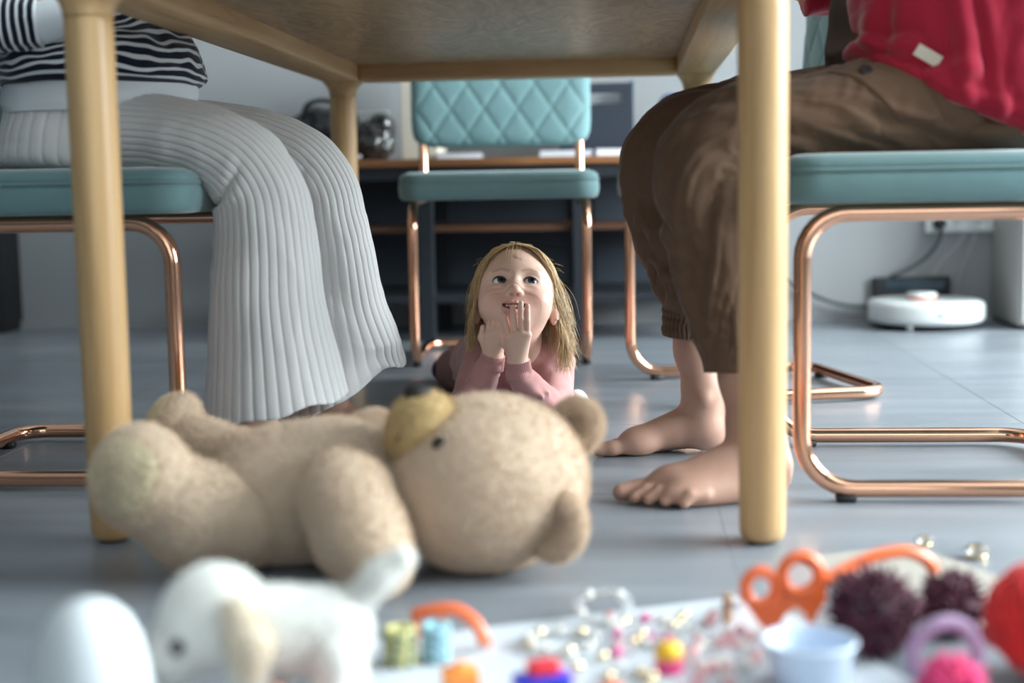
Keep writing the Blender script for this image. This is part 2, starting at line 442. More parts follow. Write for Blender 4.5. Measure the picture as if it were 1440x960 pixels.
def window(name, a0, a1, z0, z1, n, along):
    mk = (lambda p, q: rbox((XR+.03, p[0], p[1]), (XR+.09, q[0], q[1]), 0, 0)) if along == 'y' else (lambda p, q: rbox((p[0], YF-.09, p[1]), (q[0], YF-.03, q[1]), 0, 0))
    bars = [mk((a0, z0), (a1, z0+.06)), mk((a0, z1-.06), (a1, z1))]
    for k in range(n+1):
        c = a0+.03+(a1-a0-.06)*k/n; bars.append(mk((c-.03, z0), (c+.03, z1)))
    f = struct(name, join(*bars), M_FRAME)
    for k in range(n):
        c0 = a0+.03+(a1-a0-.06)*k/n; c1 = a0+.03+(a1-a0-.06)*(k+1)/n
        g = rbox((XR+.055, c0, z0+.05), (XR+.061, c1, z1-.05), 0, 0) if along == 'y' else rbox((c0, YF-.061, z0+.05), (c1, YF-.055, z1-.05), 0, 0)
        part('pane', g, M_PANE, f, False)
window('window_1', WY0, WY1, WZ0, WZ1, 4, 'y')
window('fill_window_2', VX0, VX1, VZ0, VZ1, 3, 'x')  # unseen window added to go with the frontal fill light

# ================================================================== dining table
W_Z = wood('oak_upright', (34, 34, 1.6), a=(.40, .225, .09), c=(.61, .395, .19)); W_X = wood('oak_across', (1.6, 34, 34), a=(.40, .225, .09), c=(.61, .395, .19)); W_Y = wood('oak_along', (34, 1.6, 34), a=(.40, .225, .09), c=(.61, .395, .19))
W_TOP = wood('oak_panel', (13, 4.5, 13), a=(.21, .135, .068), c=(.47, .325, .18), warp=4.0, rough=.36)
LX, LY = (-.6675, .167), (1.765, 3.381); TB = .699
cx, cy = sum(LX)/2, sum(LY)/2
tb = thing('dining_table', 'light oak dining table with round legs, seen from below', 'table', (cx, cy, 0))
base = (cx, cy, 0)
part('tabletop', rbox((LX[0]+.04, LY[0]+.04, .735), (LX[1]-.04, LY[1]-.04, .754), .002), W_TOP, tb, False, base)
def beam(a, b, horizontal):
    return rbox(a, b, .006, 2)
for x, s in ((LX[0], 1), (LX[1], -1)):
    lo, hi = sorted((x-.043*s, x+.047*s))
    part('frame_rail', beam((lo, LY[0]-.043, TB), (hi, LY[1]+.043, .755), 0), W_Y, tb, True, base)
for y, s in ((LY[0], 1), (LY[1], -1)):
    lo, hi = sorted((y-.0425*s, y+.047*s))
    part('frame_rail', beam((LX[0]+.0465, lo, TB+.0005), (LX[1]-.0465, hi, .7545), 1), W_X, tb, True, base)
def table_leg(x, y):
    prof = [(0, .003), (.020, .003), (.0255, .006), (.0280, .013), (.0288, .025), (.0292, .10), (.0303, .40), (.0308, .655), (.0303, .664), (.0296, .666)]
    g = lathe(prof, 40, c=(x, y, 0)); l = part('leg', g, W_Z, tb, True, base)
    sx = 1 if x < cx else -1; sy = 1 if y < cy else -1
    outs = []
    for z, e, hw, off in ((.6665, 2.0, .0312, 0), (.672, 2.0, .0318, 0), (.680, 2.2, .0335, .0006), (.688, 2.8, .037, .0012), (.695, 4, .0415, .0018), (.6992, 7, .0445, .002), (.703, 8, .0445, .002)):
        t = 2*PI*np.arange(40)/40; c_, s_ = np.cos(t), np.sin(t)
        outs.append(np.stack([x+sx*off+hw*np.sign(c_)*np.abs(c_)**(2/e), y+sy*off+hw*np.sign(s_)*np.abs(s_)**(2/e), z+0*t], 1))
    part('leg_collar', stack(outs), W_Z, l, True, base)
    part('glide', lathe([(0, 0), (.017, 0), (.018, .003), (0, .0032)], 20, c=(x, y, 0)), mat('black_felt', (.02, .02, .02), .9), l, True, base)
for x in LX:
    for y in LY: table_leg(x, y)

# ================================================================== cantilever chairs
M_COPPER = mat('polished_copper_tube', (.86, .47, .31), .13, 1.0)
M_VELVET = mat('teal_velvet', (.145, .25, .26), .85, spec=.25, sheen=.55, bump=(420, .25, .0006), var=(9, .10))
M_PIPE = mat('teal_piping', (.12, .21, .215), .8, sheen=.4)
M_GLIDE = mat('black_rubber', (.012, .012, .014), .55)
HW = .213
def chair_meshes():
    m = {}
    prof = lambda y: [(-.448, y, .86), (-.415, y, .404), (0, y, .404), (0, y, .0185), (-.43, y, .0185)]
    P = prof(HW)+[(p[0], -p[1], p[2]) for p in prof(HW)[::-1]]
    R = [0, .05, .062, .075, .055, .055, .075, .062, .05, 0]
    m['frame'] = mk_mesh('tube_frame', *tube(fillet(P, R, 8), .0125, 14))
    # seat
    outs = []
    for dz, off in ((.417, -.012), (.420, -.004), (.427, 0), (.440, .002), (.452, .002), (.459, 0), (.4625, -.004), (.466, 0), (.472, -.001), (.478, -.008), (.483, -.024), (.4855, -.06), (.4865, -.12)):
        q = rrect(.245+off, .245+off, max(.055+off*.7, .02), 7); z = dz+0*q[:, 0]
        z = z+(.003*np.cos(q[:, 0]*14)*np.cos(q[:, 1]*12) if dz > .47 else 0)
        outs.append(np.stack([q[:, 0]-.215, q[:, 1], z], 1))
    m['seat'] = mk_mesh('seat', *stack(outs))
    q = rrect(.2455, .2455, .055, 8); m['pipe'] = mk_mesh('piping', *tube(np.stack([q[:, 0]-.215, q[:, 1], .4625+0*q[:, 0]], 1), .0028, 8, closed=True))
    # backrest with diamond quilting on its front
    nu, nv = 96, 72; u, v = np.meshgrid(np.linspace(-1, 1, nu), np.linspace(-1, 1, nv), indexing='ij')
    hy, hz = .245, .18; p = 9
    # rounded-square mapping
    rr = np.maximum(np.abs(u), np.abs(v)); ang = np.arctan2(v, u); se = (np.abs(np.cos(ang))**p+np.abs(np.sin(ang))**p)**(-1/p); sq = 1/np.maximum(np.abs(np.cos(ang)), np.abs(np.sin(ang)))
    f = np.where(rr > 0, 1-(1-se/sq)*rr**4, 1); Y = u*f*hy; Z = v*f*hz
    th = .026*(1-np.clip(rr, 0, 1)**14)**.5
    a = Y/.092; b = (Z+.01)/.135; g = np.minimum(np.abs((a+b+.5) % 1-.5), np.abs((a-b+.5) % 1-.5))
    edge = np.clip((1-rr)/.10, 0, 1); edge = edge*edge*(3-2*edge)
    q_ = (.0028*(np.exp(-(g/.055)**2))-.0022*np.sqrt(np.clip(g, 0, .5)*2))*edge
    zz = .735+Z; lean = .003-(zz-.404)*.0724
    front = np.stack([-.43+lean+.012+th-q_, Y, zz], -1); back = np.stack([-.43+lean+.012-th, Y, zz], -1)
    V = np.concatenate([front.reshape(-1, 3), back.reshape(-1, 3)]); F = []
    for i in range(nu-1):
        for j in range(nv-1):
            k = i*nv+j; F.append((k, k+nv, k+nv+1, k+1)); k += nu*nv; F.append((k, k+1, k+nv+1, k+nv))
    m['back'] = mk_mesh('backrest', V, F)
    m['glide'] = mk_mesh('foot_glide', *rbox((-.014, -.011, 0), (.014, .011, .012), .003, 1))
    for k, mm in (('frame', M_COPPER), ('seat', M_VELVET), ('pipe', M_PIPE), ('back', M_VELVET), ('glide', M_GLIDE)): m[k].materials.append(mm)
    return m
CM = chair_meshes()
def chair(loc, rz, label):
    t = thing('dining_chair', label, 'chair', loc, rz, 'teal velvet dining chairs around the table')
    obj('tube_frame', CM['frame'], None, t); s = obj('seat', CM['seat'], None, t); obj('piping', CM['pipe'], None, s); obj('backrest', CM['back'], None, t)
    for p in ((-.062, HW), (-.062, -HW), (-.43, .14), (-.43, -.14)): obj('foot_glide', CM['glide'], None, t, (*p, 0))
    return t
chair((-.672, 2.280, 0), 0, 'teal velvet chair on copper tubes under the person in ribbed grey trousers')
chair((.243, 2.205, 0), PI, 'teal velvet chair on copper tubes under the person in brown trousers')
chair((-.309, 3.48, 0), math.radians(-90+3.8), 'empty teal chair with quilted back between the table end and the shelf')
chair((.060, 3.035, 0), math.radians(194), 'empty teal chair behind the person in brown trousers, mostly hidden')

# ================================================================== console shelf along the back wall
M_SLATE = mat('slate_blue_steel', (.030, .040, .055), .55, var=(5, .1)); M_SLATE_D = mat('dark_slate_steel', (.012, .017, .024), .5)
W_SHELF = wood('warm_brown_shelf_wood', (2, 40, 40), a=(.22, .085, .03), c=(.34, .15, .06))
KX0, KX1, KY0, KY1 = -1.03, .27, 4.10, 4.55
kb = ((KX0+KX1)/2, (KY0+KY1)/2, 0)
k = thing('console_shelf', 'dark slate metal shelf unit with brown wooden top behind the empty chair', 'shelf', kb)
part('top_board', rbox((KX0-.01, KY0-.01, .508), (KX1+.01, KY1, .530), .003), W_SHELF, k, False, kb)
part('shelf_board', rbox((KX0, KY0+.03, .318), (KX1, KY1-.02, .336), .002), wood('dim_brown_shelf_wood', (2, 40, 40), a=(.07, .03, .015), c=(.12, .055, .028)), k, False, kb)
part('shelf_tray', rbox((KX0, KY0+.005, .112), (KX1, KY1-.02, .136), .003), M_SLATE_D, k, False, kb)
for a, b in ((KX0+.05, -.60), (-.56, -.16), (-.10, KX1-.05)):
    part('back_panel', rbox((a, KY1-.018, .137), (b, KY1-.008, .506), .001, 1), M_SLATE, k, False, kb)
part('top_rail', rbox((KX0+.05, KY0+.004, .470), (KX1-.05, KY0+.03, .507), .002), M_SLATE_D, k, False, kb)
for x in (KX0+.025, -.58, -.13, KX1-.025):
    for y in (KY0+.022, KY1-.022):
        part('post', rbox((x-.022, y-.018, 0), (x+.022, y+.018, .5075), .002), M_SLATE_D, k, False, kb)
        part('bolt', lathe([(0, 0), (.006, 0), (.004, -.004), (0, -.0045)], 10, 'y', (x, y-.018 if y < 4.3 else y-.018, .487)), mat('steel', (.5, .5, .52), .3, 1), k, True, kb)

# things on the shelf
s = SDF((-1.06, 4.14, .52), (-.74, 4.5, .76), .006)
s.ell((-.94, 4.34, .60), (.10, .10, .085), k=.02); s.ell((-.85, 4.33, .585), (.09, .09, .075), k=.03); s.ell((-.90, 4.34, .665), (.075, .05, .03), k=.03); s.noise(.012, 22, 3); s.noise(.006, 50, 4); s.cut(2, .5305)
V, F = s.mesh(); b0 = (-.9, 4.33, .5305)
bag = part('leather_bag', (V, F), mat('black_soft_leather', (.008, .008, .011), .45), base=b0); bag.location = b0
tag(bag, 'slouched black leather bag on the shelf top', 'bag')
hd = tube(catmull([(-.97, 4.28, .66), (-.95, 4.26, .70), (-.89, 4.26, .712), (-.85, 4.27, .69)], 16), .007, 8); part('bag_handle', hd, mat('black_soft_leather'), bag, True, b0)
s = SDF((-.80, 4.08, .52), (-.64, 4.34, .72), .005)
s.ell((-.735, 4.20, .585), (.055, .06, .055), k=.02); s.ell((-.725, 4.2, .63), (.045, .05, .035), k=.02); s.noise(.012, 34, 5); s.noise(.007, 70, 6); s.cut(2, .5305)
V, F = s.mesh(0); b0 = (-.73, 4.2, .5305)
o = part('plastic_pouch', (V, F), mat('dark_glossy_plastic', (.035, .033, .032), .12, spec=.8), base=b0); o.location = b0
tag(o, 'crumpled dark glossy plastic pouch beside the black bag', 'pouch')
part('pouch_band', rbox((-.79, 4.14, .664), (-.685, 4.16, .672), .002), mat('pale_grey_tape', (.45, .45, .42), .5), o, False, b0)
o = thing('storage_box', 'upright cream cardboard box on the shelf behind the empty chair', 'box', (-.61, 4.34, .5305))
part('box_body', rbox((-.055, -.10, 0), (.055, .10, .262), .003), mat('cream_card', (.62, .56, .47), .8), o, False); part('box_lid', rbox((-.058, -.103, .262), (.058, .103, .30), .003), mat('cream_card_lid', (.66, .60, .51), .8), o, False)
o = thing('magazine_crate', 'dark navy magazine crate with a cut-out grip', 'crate', (-.085, 4.37, .5305)); M_NAVY = mat('navy_card', (.016, .022, .036), .6)
part('front_panel', join(rbox((-.11, -.11, 0), (.11, -.10, .155), 0, 0), rbox((-.11, -.11, .185), (.11, -.10, .215), 0, 0), rbox((-.11, -.11, .155), (-.045, -.10, .185), 0, 0), rbox((.075, -.11, .155), (.11, -.10, .185), 0, 0)), M_NAVY, o, False)
part('side_panel', rbox((.10, -.0995, 0), (.112, .10, .222), .001, 1), mat('navy_card_edge', (.085, .13, .19), .6), o, False); part('side_panel', rbox((-.11, -.0995, 0), (-.10, .10, .215), 0, 0), M_NAVY, o, False); part('rear_panel', rbox((-.0995, .09, 0), (.0995, .0995, .215), 0, 0), M_NAVY, o, False)
part('bottom_panel', rbox((-.0995, -.0995, 0), (.0995, .0895, .008), 0, 0), M_NAVY, o, False)
part('paper_sheaf', rbox((-.08, -.05, .009), (.08, .03, .19), .002, 1), mat('white_paper', (.75, .77, .82), .8), o, False)
s = SDF((.06, 4.28, .52), (.24, 4.52, .76), .006); s.ell((.15, 4.4, .60), (.065, .085, .09), k=.02); s.ell((.15, 4.4, .66), (.06, .075, .055), k=.03); s.noise(.012, 20, 8); s.noise(.005, 48, 9); s.cut(2, .5305)
V, F = s.mesh(); b0 = (.15, 4.4, .5305); o = part('cloth_bundle', (V, F), mat('denim_blue_cloth', (.055, .10, .20), .85), base=b0); o.location = b0
tag(o, 'folded denim blue cloth bundle beside the navy crate', 'cloth')
def booklet(loc, rz, w_, d_, h_, col, label):
    o = thing('booklet', label, 'booklet', loc, rz, 'papers lying on the shelf top')
    part('page_block', rbox((-w_/2+.002, -d_/2+.002, .001), (w_/2-.002, d_/2-.002, h_-.001), 0, 0), mat('white_paper'), o, False)
    cm = mat('cover_%d' % int(col[0]*100), col, .5)
    part('cover', join(rbox((-w_/2, -d_/2, 0), (w_/2, d_/2, .001), 0, 0), rbox((-w_/2, -d_/2, h_-.001), (w_/2, d_/2, h_), 0, 0), rbox((-w_/2, d_/2-.0015, .001), (w_/2, d_/2, h_-.001), 0, 0)), cm, o, False)
booklet((-.485, 4.2, .5305), .1, .13, .17, .016, (.72, .75, .80), 'thin white booklet at the foot of the cream box')
booklet((-.17, 4.18, .5305), -.06, .15, .10, .018, (.60, .68, .85), 'pale blue booklet lying in front of the navy crate')
booklet((-.03, 4.17, .5305), .04, .11, .09, .020, (.70, .74, .86), 'thick white booklet at the right front of the navy crate')
o = thing('steel_ball', 'small shiny steel ball on the shelf edge by the plastic pouch', 'ball', (-.772, 4.118, .5305)); part('ball', lathe([(0, 0)]+[(.009*math.sin(a), .009-.009*math.cos(a)) for a in np.linspace(.2, PI-.2, 9)]+[(0, .018)], 16), mat('steel'), o)

# black cabinet far left, pale cabinet far right
o = thing('black_cabinet', 'tall black cabinet standing against the back wall left of the table', 'cabinet', (-2.30, 4.50, 0)); M_BLK = mat('black_lacquer', (.008, .008, .009), .45)
part('body', rbox((-.29, -.06, .03), (.29, .09, 1.5), .004), M_BLK, o, False); part('plinth', rbox((-.28, -.05, 0), (.28, .085, .03), 0, 0), M_BLK, o, False)
for sx in (-1, 1): d = part('door', rbox((min(0, sx*.286)+.002, -.078, .04), (max(0, sx*.286)-.002, -.061, 1.49), .002), M_BLK, o, False); part('handle', rbox((sx*.025-.006, -.095, .7), (sx*.025+.006, -.0785, .85), .003), mat('steel'), d, True)
o = thing('side_cabinet', 'tall pale grey cabinet beside the robot vacuum', 'cabinet', (1.42, 4.43, 0)); M_PG = mat('pale_grey_laminate', (.42, .41, .39), .5)
part('body', rbox((-.27, -.155, .012), (.27, .165, 1.95), .008, 3), M_PG, o, True); part('plinth', rbox((-.26, -.14, 0), (.26, .16, .012), 0, 0), M_BLK, o, False)
for x in (-.262, .002): d = part('door', rbox((x, -.166, .02), (x+.26, -.156, 1.94), .003), M_PG, o, False); part('handle', rbox((-.03 if x < 0 else .018, -.182, .85), (-.018 if x < 0 else .03, -.1665, 1.05), .003), mat('steel'), d)

# ================================================================== robot vacuum, dock, sockets, cables
VC = (.905, 4.395, 0)
rv = thing('robot_vacuum', 'round white robot vacuum parked on its dock by the wall', 'vacuum', VC); M_RW = mat('white_abs', (.62, .64, .64), .35, coat=.2)
R_ = .172
part('body', lathe([(0, .016), (.12, .016), (R_-.012, .018), (R_-.004, .022), (R_-.002, .030), (R_-.002, .075), (R_-.006, .082), (R_-.016, .0855), (.10, .086), (0, .086)], 64), M_RW, rv)
a = np.linspace(math.radians(190), math.radians(350), 40)
outs = [np.stack([r*np.cos(a), r*np.sin(a), z+0*a], 1) for r, z in ((R_-.001, .026), (R_+.002, .028), (R_+.003, .034), (R_+.003, .070), (R_+.001, .076), (R_-.001, .077))]
Vb = np.concatenate(outs); Fb = [(i*40+j, i*40+j+1, (i+1)*40+j+1, (i+1)*40+j) for i in range(5) for j in range(39)]
bp_ = part('bumper', (Vb, Fb), M_RW, rv)
sg = rrect(.024, .0085, .008, 5); aa = math.radians(278)+sg[:, 0]/R_
part('sensor_window', stack([np.stack([(R_+o_)*np.cos(aa*1.0), (R_+o_)*np.sin(aa*1.0), .051+sg[:, 1]*s_], 1) for o_, s_ in ((.001, 1), (.0042, 1), (.0046, .85))]), mat('grey_lens', (.38, .40, .41), .3), bp_)
tu = part('lidar_turret', lathe([(0, .086), (.044, .086), (.045, .090), (.045, .103), (.042, .107), (0, .108)], 40, c=(-.015, -.02, 0)), M_RW, rv)
part('turret_band', lathe([(.0452, .0875), (.0458, .089), (.0458, .094), (.0452, .0955)], 40, c=(-.015, -.02, 0)), mat('orange_red_band', (.60, .12, .05), .4), tu)
part('underside', lathe([(0, .010), (.13, .010), (.15, .0165), (0, .0166)], 40), M_GLIDE, rv)
for p in ((-.11, 0), (.11, 0), (-.07, -.125)): part('wheel', lathe([(0, -.009), (.012, -.009), (.014, -.006), (.014, .006), (.012, .009), (0, .009)], 16, 'x', (p[0], p[1], .014)), M_GLIDE if p[1] == 0 else M_RW, rv)
o = thing('charging_dock', 'flat black charging dock against the wall behind the robot vacuum', 'dock', (.90, 4.583, 0)); part('tower', rbox((-.12, -.012, 0), (.12, .015, .140), .004), mat('black_abs', (.012, .014, .017), .35), o)
part('ir_window', rbox((-.085, -.0145, .10), (.10, -.0115, .13), .001, 1), mat('dark_glass', (.03, .05, .07), .08), o, False)
o = thing('power_strip', 'white wall-mounted socket strip above the robot vacuum', 'socket', (1.045, 4.60, .310)); M_SOC = mat('white_socket_plastic', (.66, .68, .68), .4)
part('housing', rbox((-.105, -.030, -.030), (.105, -.0005, .030), .004, 3), M_SOC, o)
for x in (-.066, 0, .066):
    c = part('socket', lathe([(.025, -.0325), (.0245, -.0345), (.021, -.0345), (.019, -.031), (0, -.0305)], 28, 'y', (x, 0, 0)), M_SOC, o)
    for dx in (-.0095, .0095): part('pin_hole', lathe([(0, -.0312), (.003, -.0312), (.003, -.0300), (0, -.03)], 10, 'y', (x+dx, 0, 0)), M_GLIDE, c)
o = thing('power_plug', 'round black power plug in the white socket strip', 'plug', (.979, 4.565, .310)); part('plug_body', lathe([(0, -.024), (.012, -.024), (.018, -.018), (.019, -.002), (.017, .0), (0, .0)], 24, 'y'), M_GLIDE, o)
for dx in (-.0095, .0095): part('pin', lathe([(0, -.001), (.002, -.001), (.002, .003), (0, .003)], 8, 'y', (dx, 0, 0)), mat('steel'), o)
def cable(P, r, m, label, base, n=60):
    o = part('cable', tube(catmull(P, n), r, 8), m, base=base); o.location = base; return tag(o, label, 'cable')
M_CAB = mat('grey_cable_rubber', (.045, .055, .06), .5); M_CABW = mat('pale_cable', (.40, .40, .42), .5)
cable([(.979, 4.537, .305), (.976, 4.535, .27), (.955, 4.54, .225), (.90, 4.555, .175), (.845, 4.565, .147), (.835, 4.575, .142)], .006, M_CAB, 'dark grey cable running from the black plug down to the dock', (.979, 4.54, .3))
cable([(.46, 4.575, .16), (.54, 4.57, .117), (.62, 4.56, .075), (.70, 4.56, .053), (.76, 4.57, .05), (.779, 4.58, .052)], .006, M_CAB, 'dark grey cable curving along the wall to the dock side', (.46, 4.575, .16))
cable([(1.095, 4.563, .278), (1.085, 4.57, .25), (1.05, 4.58, .15), (1.045, 4.58, .01)], .0035, M_CABW, 'thin pale cable hanging straight down from the socket strip', (1.095, 4.565, .28))
cable([(1.06, 4.563, .278), (1.035, 4.565, .24), (.99, 4.57, .19), (.965, 4.575, .146)], .0035, M_CABW, 'thin pale cable slanting from the socket strip to the dock', (1.075, 4.565, .28))

# ================================================================== people
M_SKIN = mat('adult_skin', (.50, .29, .215), .62, sss=.15, bump=(260, .12, .0008), var=(22, .07))
M_SKIN_C = mat('child_skin', (.66, .40, .31), .48, sss=.22, attr='Col', bump=(500, .04, .0004))
M_HAIR_BR = mat('brown_hair', (.07, .035, .018), .45)

def cloth_uv(name, col, dark, ribs=None, stripes=None, rough=.9, sheen=.3):
    """knitted / striped cloth; patterns run on the garment's own unwrap (u around, v metres along)"""
    if name in MATS: return MATS[name]
    m = mat(name, col, rough, spec=.2, sheen=sheen); nt = m.node_tree; b = nt.nodes['Principled BSDF']; L = nt.links.new
    uvn = nt.nodes.new('ShaderNodeUVMap'); sp = nt.nodes.new('ShaderNodeSeparateXYZ'); L(uvn.outputs[0], sp.inputs[0])
    tc = nt.nodes.new('ShaderNodeTexCoord'); n = nt.nodes.new('ShaderNodeTexNoise'); n.inputs['Scale'].default_value = 700; L(tc.outputs['Object'], n.inputs['Vector'])
    bp = nt.nodes.new('ShaderNodeBump'); bp.inputs['Strength'].default_value = .25; bp.inputs['Distance'].default_value = .0008; L(n.outputs['Fac'], bp.inputs['Height']); L(bp.outputs[0], b.inputs['Normal'])
    if stripes:
        mu = nt.nodes.new('ShaderNodeMath'); mu.operation = 'MULTIPLY'; mu.inputs[1].default_value = 1/stripes[0]; L(sp.outputs[1], mu.inputs[0])
        fr = nt.nodes.new('ShaderNodeMath'); fr.operation = 'FRACT'; L(mu.outputs[0], fr.inputs[0])
        gt = nt.nodes.new('ShaderNodeMath'); gt.operation = 'GREATER_THAN'; gt.inputs[1].default_value = stripes[1]; L(fr.outputs[0], gt.inputs[0])
        mx = nt.nodes.new('ShaderNodeMix'); mx.data_type = 'RGBA'; mx.inputs['A'].default_value = (*dark, 1); mx.inputs['B'].default_value = (*col, 1); L(gt.outputs[0], mx.inputs['Factor']); L(mx.outputs['Result'], b.inputs['Base Color'])
    return m
M_RIB = cloth_uv('ribbed_grey_knit', (.63, .615, .61), None)
M_STRIPE = cloth_uv('navy_white_stripe_jersey', (.62, .64, .66), (.008, .010, .022), stripes=(.0125, .62))
M_WHITE = mat('white_jersey', (.66, .69, .72), .9, spec=.2, bump=(500, .2, .0006))
M_BROWN = mat('brown_cotton_twill', (.135, .080, .051), .85, spec=.25, sheen=.15, bump=(380, .25, .0008), var=(14, .10))
M_OLIVE = mat('dark_brown_cotton', (.070, .050, .036), .9, spec=.2, bump=(300, .2, .0008))
M_RED = mat('crimson_fleece', (.33, .014, .036), .9, spec=.2, sheen=.5, bump=(240, .35, .001), var=(16, .12))

def foot(s, heel, d, side, ankle, shin, L=.25, r=(.034, .046), lift=0., k=.02):
    d = np.array((*d, 0.)); d /= np.linalg.norm(d); l = np.array((-d[1], d[0], 0))*side; q = L/.25; heel = np.array((*heel, 0.))
    W = lambda a, b, c: heel+(d*a+l*b)*q+np.array((0, 0, c*q))
    R = np.stack([d, l, (0, 0, 1)], 1)
    s.ell(W(.036, 0, .034+lift), (.036*q, .030*q, .034*q), R, k)
    s.cone(W(.05, -.004, .042+lift), W(.16, -.004, .024), .034*q, .020*q, k); s.cone(W(.06, .006, .062+lift), W(.168, .014, .028), .030*q, .021*q, k)
    s.ell(W(.172, .022, .024), (.036*q, .026*q, .023*q), R, k); s.ell(W(.155, -.024, .019), (.042*q, .020*q, .018*q), R, k)
    s.ell(W(.10, -.024, .02+lift*.5), (.06*q, .016*q, .018*q), R, k)
    a = np.array(ankle, float); s.chain([shin, a+(np.array(shin)-a)*.35, a, W(.05, 0, .05+lift)], [r[1], r[0]*1.02, r[0], .032*q], k)
    for b in (1, -1): s.ell(a+l*b*.030*q+np.array((0, 0, -.006)), .0125*q, None, .012)
    s.cone(a-d*.030*q+np.array((0, 0, .05)), W(.012, 0, .05+lift), .009*q, .012*q, .015)   # tendon
    s.chain([W(.185, .030, .020), W(.215, .033, .0165), W(.240, .033, .0140)], [.0145*q, .0135*q, .0125*q], .006)
    for i in range(4):
        b0 = .010-.0165*i; a0 = .188-.011*i-.003*i*i*.5; s.chain([W(a0, b0, .020), W(a0+.022, b0-.001, .0195), W(a0+.040-.003*i, b0-.002, .0105)], [.0100*q, .0095*q, .0088*q], .0035)

def hand(s, wrist, dirv, upv, size=.18, side=1, r=.5, curl=.25, k=.006):
    """flat relaxed hand: dirv towards the fingertips, upv = back of the hand"""
    d = np.array(dirv, float); d /= np.linalg.norm(d); u = np.array(upv, float); u -= d*(u@d); u /= np.linalg.norm(u); l = np.cross(u, d)*side; q = size/.18; w = np.array(wrist, float)
    P = lambda a, b, c: w+(d*a+l*b+u*c)*q
    for b in (-.026, -.009, .009, .026): s.cone(P(.012, b*.7, 0), P(.082, b, 0), .0135*q, .0115*q, .012)
    for i, (b, ln) in enumerate(((.030, .062), (.010, .074), (-.010, .068), (-.029, .052))):
        c1 = curl*ln*.2; c2 = curl*ln*.75
        s.chain([P(.085, b, 0), P(.085+ln*.45, b*1.12, -c1), P(.085+ln*.78, b*1.15, -c1-c2*.45), P(.085+ln, b*1.15, -c1-c2)], [.0098*q, .0088*q, .0080*q, .0072*q], k*.5)
    s.chain([P(.015, .022, -.004), P(.045, .047, -.010), P(.070, .055, -.014), P(.092, .054, -.018)], [.0130*q, .0110*q, .0095*q, .0082*q], .008)

def adult_body(hips, chest, neck, head, sh, arms, thighs, hb, fw):
    """coarse skin: pelvis, torso, arms, thighs, neck, head (mostly under clothes)"""
    pts = [hips, chest, neck, head]+sh+[p for a in arms for p in a[:3]]+[p for t in thighs for p in t]
    P = np.array(pts); s = SDF(P.min(0)-.22, P.max(0)+.22, .0065)
    hips, chest, neck, head = (np.array(v, float) for v in (hips, chest, neck, head))
    for dy in (-.065, .065):
        o = np.array((0, dy, 0)); s.chain([hips+o, (hips+chest)/2+o*.75, chest+o*.9], [.075, .072, .078], .04)
    s.chain([chest+np.array((0, 0, .07)), neck, head], [.06, .05, .05], .04)
    for shp, (el, wr, hd, hu, sd) in zip(sh, arms):
        s.chain([chest+np.array((0, 0, .05)), shp], [.05, .036], .02); s.chain([shp, el, wr], [.038, .031, .024], .015); hand(s, wr, np.array(hd)-np.array(wr), hu, .17, sd)
    for hp, kn, an in thighs: s.chain([hp, kn], [.052, .040], .03); s.chain([kn, an], [.040, .034], .02)
    fw = np.array(fw, float); side = np.array((-fw[1], fw[0], 0))
    R = np.stack([fw, side, (0, 0, 1)], 1); H = head+np.array((0, 0, .02))
    s.ell(H+np.array((0, 0, .03))-fw*.01, (.095, .075, .09), R, .02); s.ell(H+fw*.022+np.array((0, 0, -.045)), (.068, .060, .075), R, .03)
    s.cone(H+fw*.085+np.array((0, 0, .0)), H+fw*.108+np.array((0, 0, -.035)), .009, .014, .01); s.ell(H+fw*.075+np.array((0, 0, -.10)), (.022, .03, .02), R, .02)
    for b in (-1, 1):
        s.ell(H+fw*.092+side*.032*b+np.array((0, 0, .002)), (.016, .017, .012), R, .012, 'sub'); s.ell(H-fw*.005+side*.075*b+np.array((0, 0, -.02)), (.018, .008, .032), R, .006)
    s.ell(H+fw*.092+np.array((0, 0, -.068)), (.012, .026, .003), R, .006, 'sub')
    return s.mesh(1), H, R

def person_root(mesh, base, label):
    o = part('person', mesh, M_SKIN, base=base); o.location = base; return tag(o, label, 'person')

def eyes_hair(o, H, R, base, hcol, long):
    for b in (-1, 1):
        c = H+R @ np.array((.078, .032*b, .002)); e = part('eye', xf(lathe([(0, -.012)]+[(.012*math.sin(a), -.012*math.cos(a)) for a in np.linspace(.3, PI-.3, 9)]+[(0, .012)], 16), c), mat('eye_white', (.8, .78, .75), .15), o, True, base)
        part('iris', xf(lathe([(0, .0008), (.0055, .0004), (.0056, -.001), (0, -.001)], 16, 'x'), c+R @ np.array((.0118, 0, 0)), (0, 0, math.atan2(R[1, 0], R[0, 0]))), mat('iris_brown', (.05, .03, .015), .2), e, True, base)
    s = SDF(H-.22, H+.2, .008); s.ell(H+R @ np.array((-.016, 0, .042)), (.100, .086, .092), R, .02)
    if long: s.chain([H+R @ np.array((-.05, 0, 0)), H+R @ np.array((-.085, 0, -.12)), H+R @ np.array((-.09, 0, -.17))], [.08, .075, .05], .03)
    s.ell(H+R @ np.array((.075, 0, -.05)), (.075, .068, .085), R, .015, 'sub'); s.noise(.005, 60, 3); g = s.mesh(); part('hair', g, M_HAIR_BR, o, True, base)

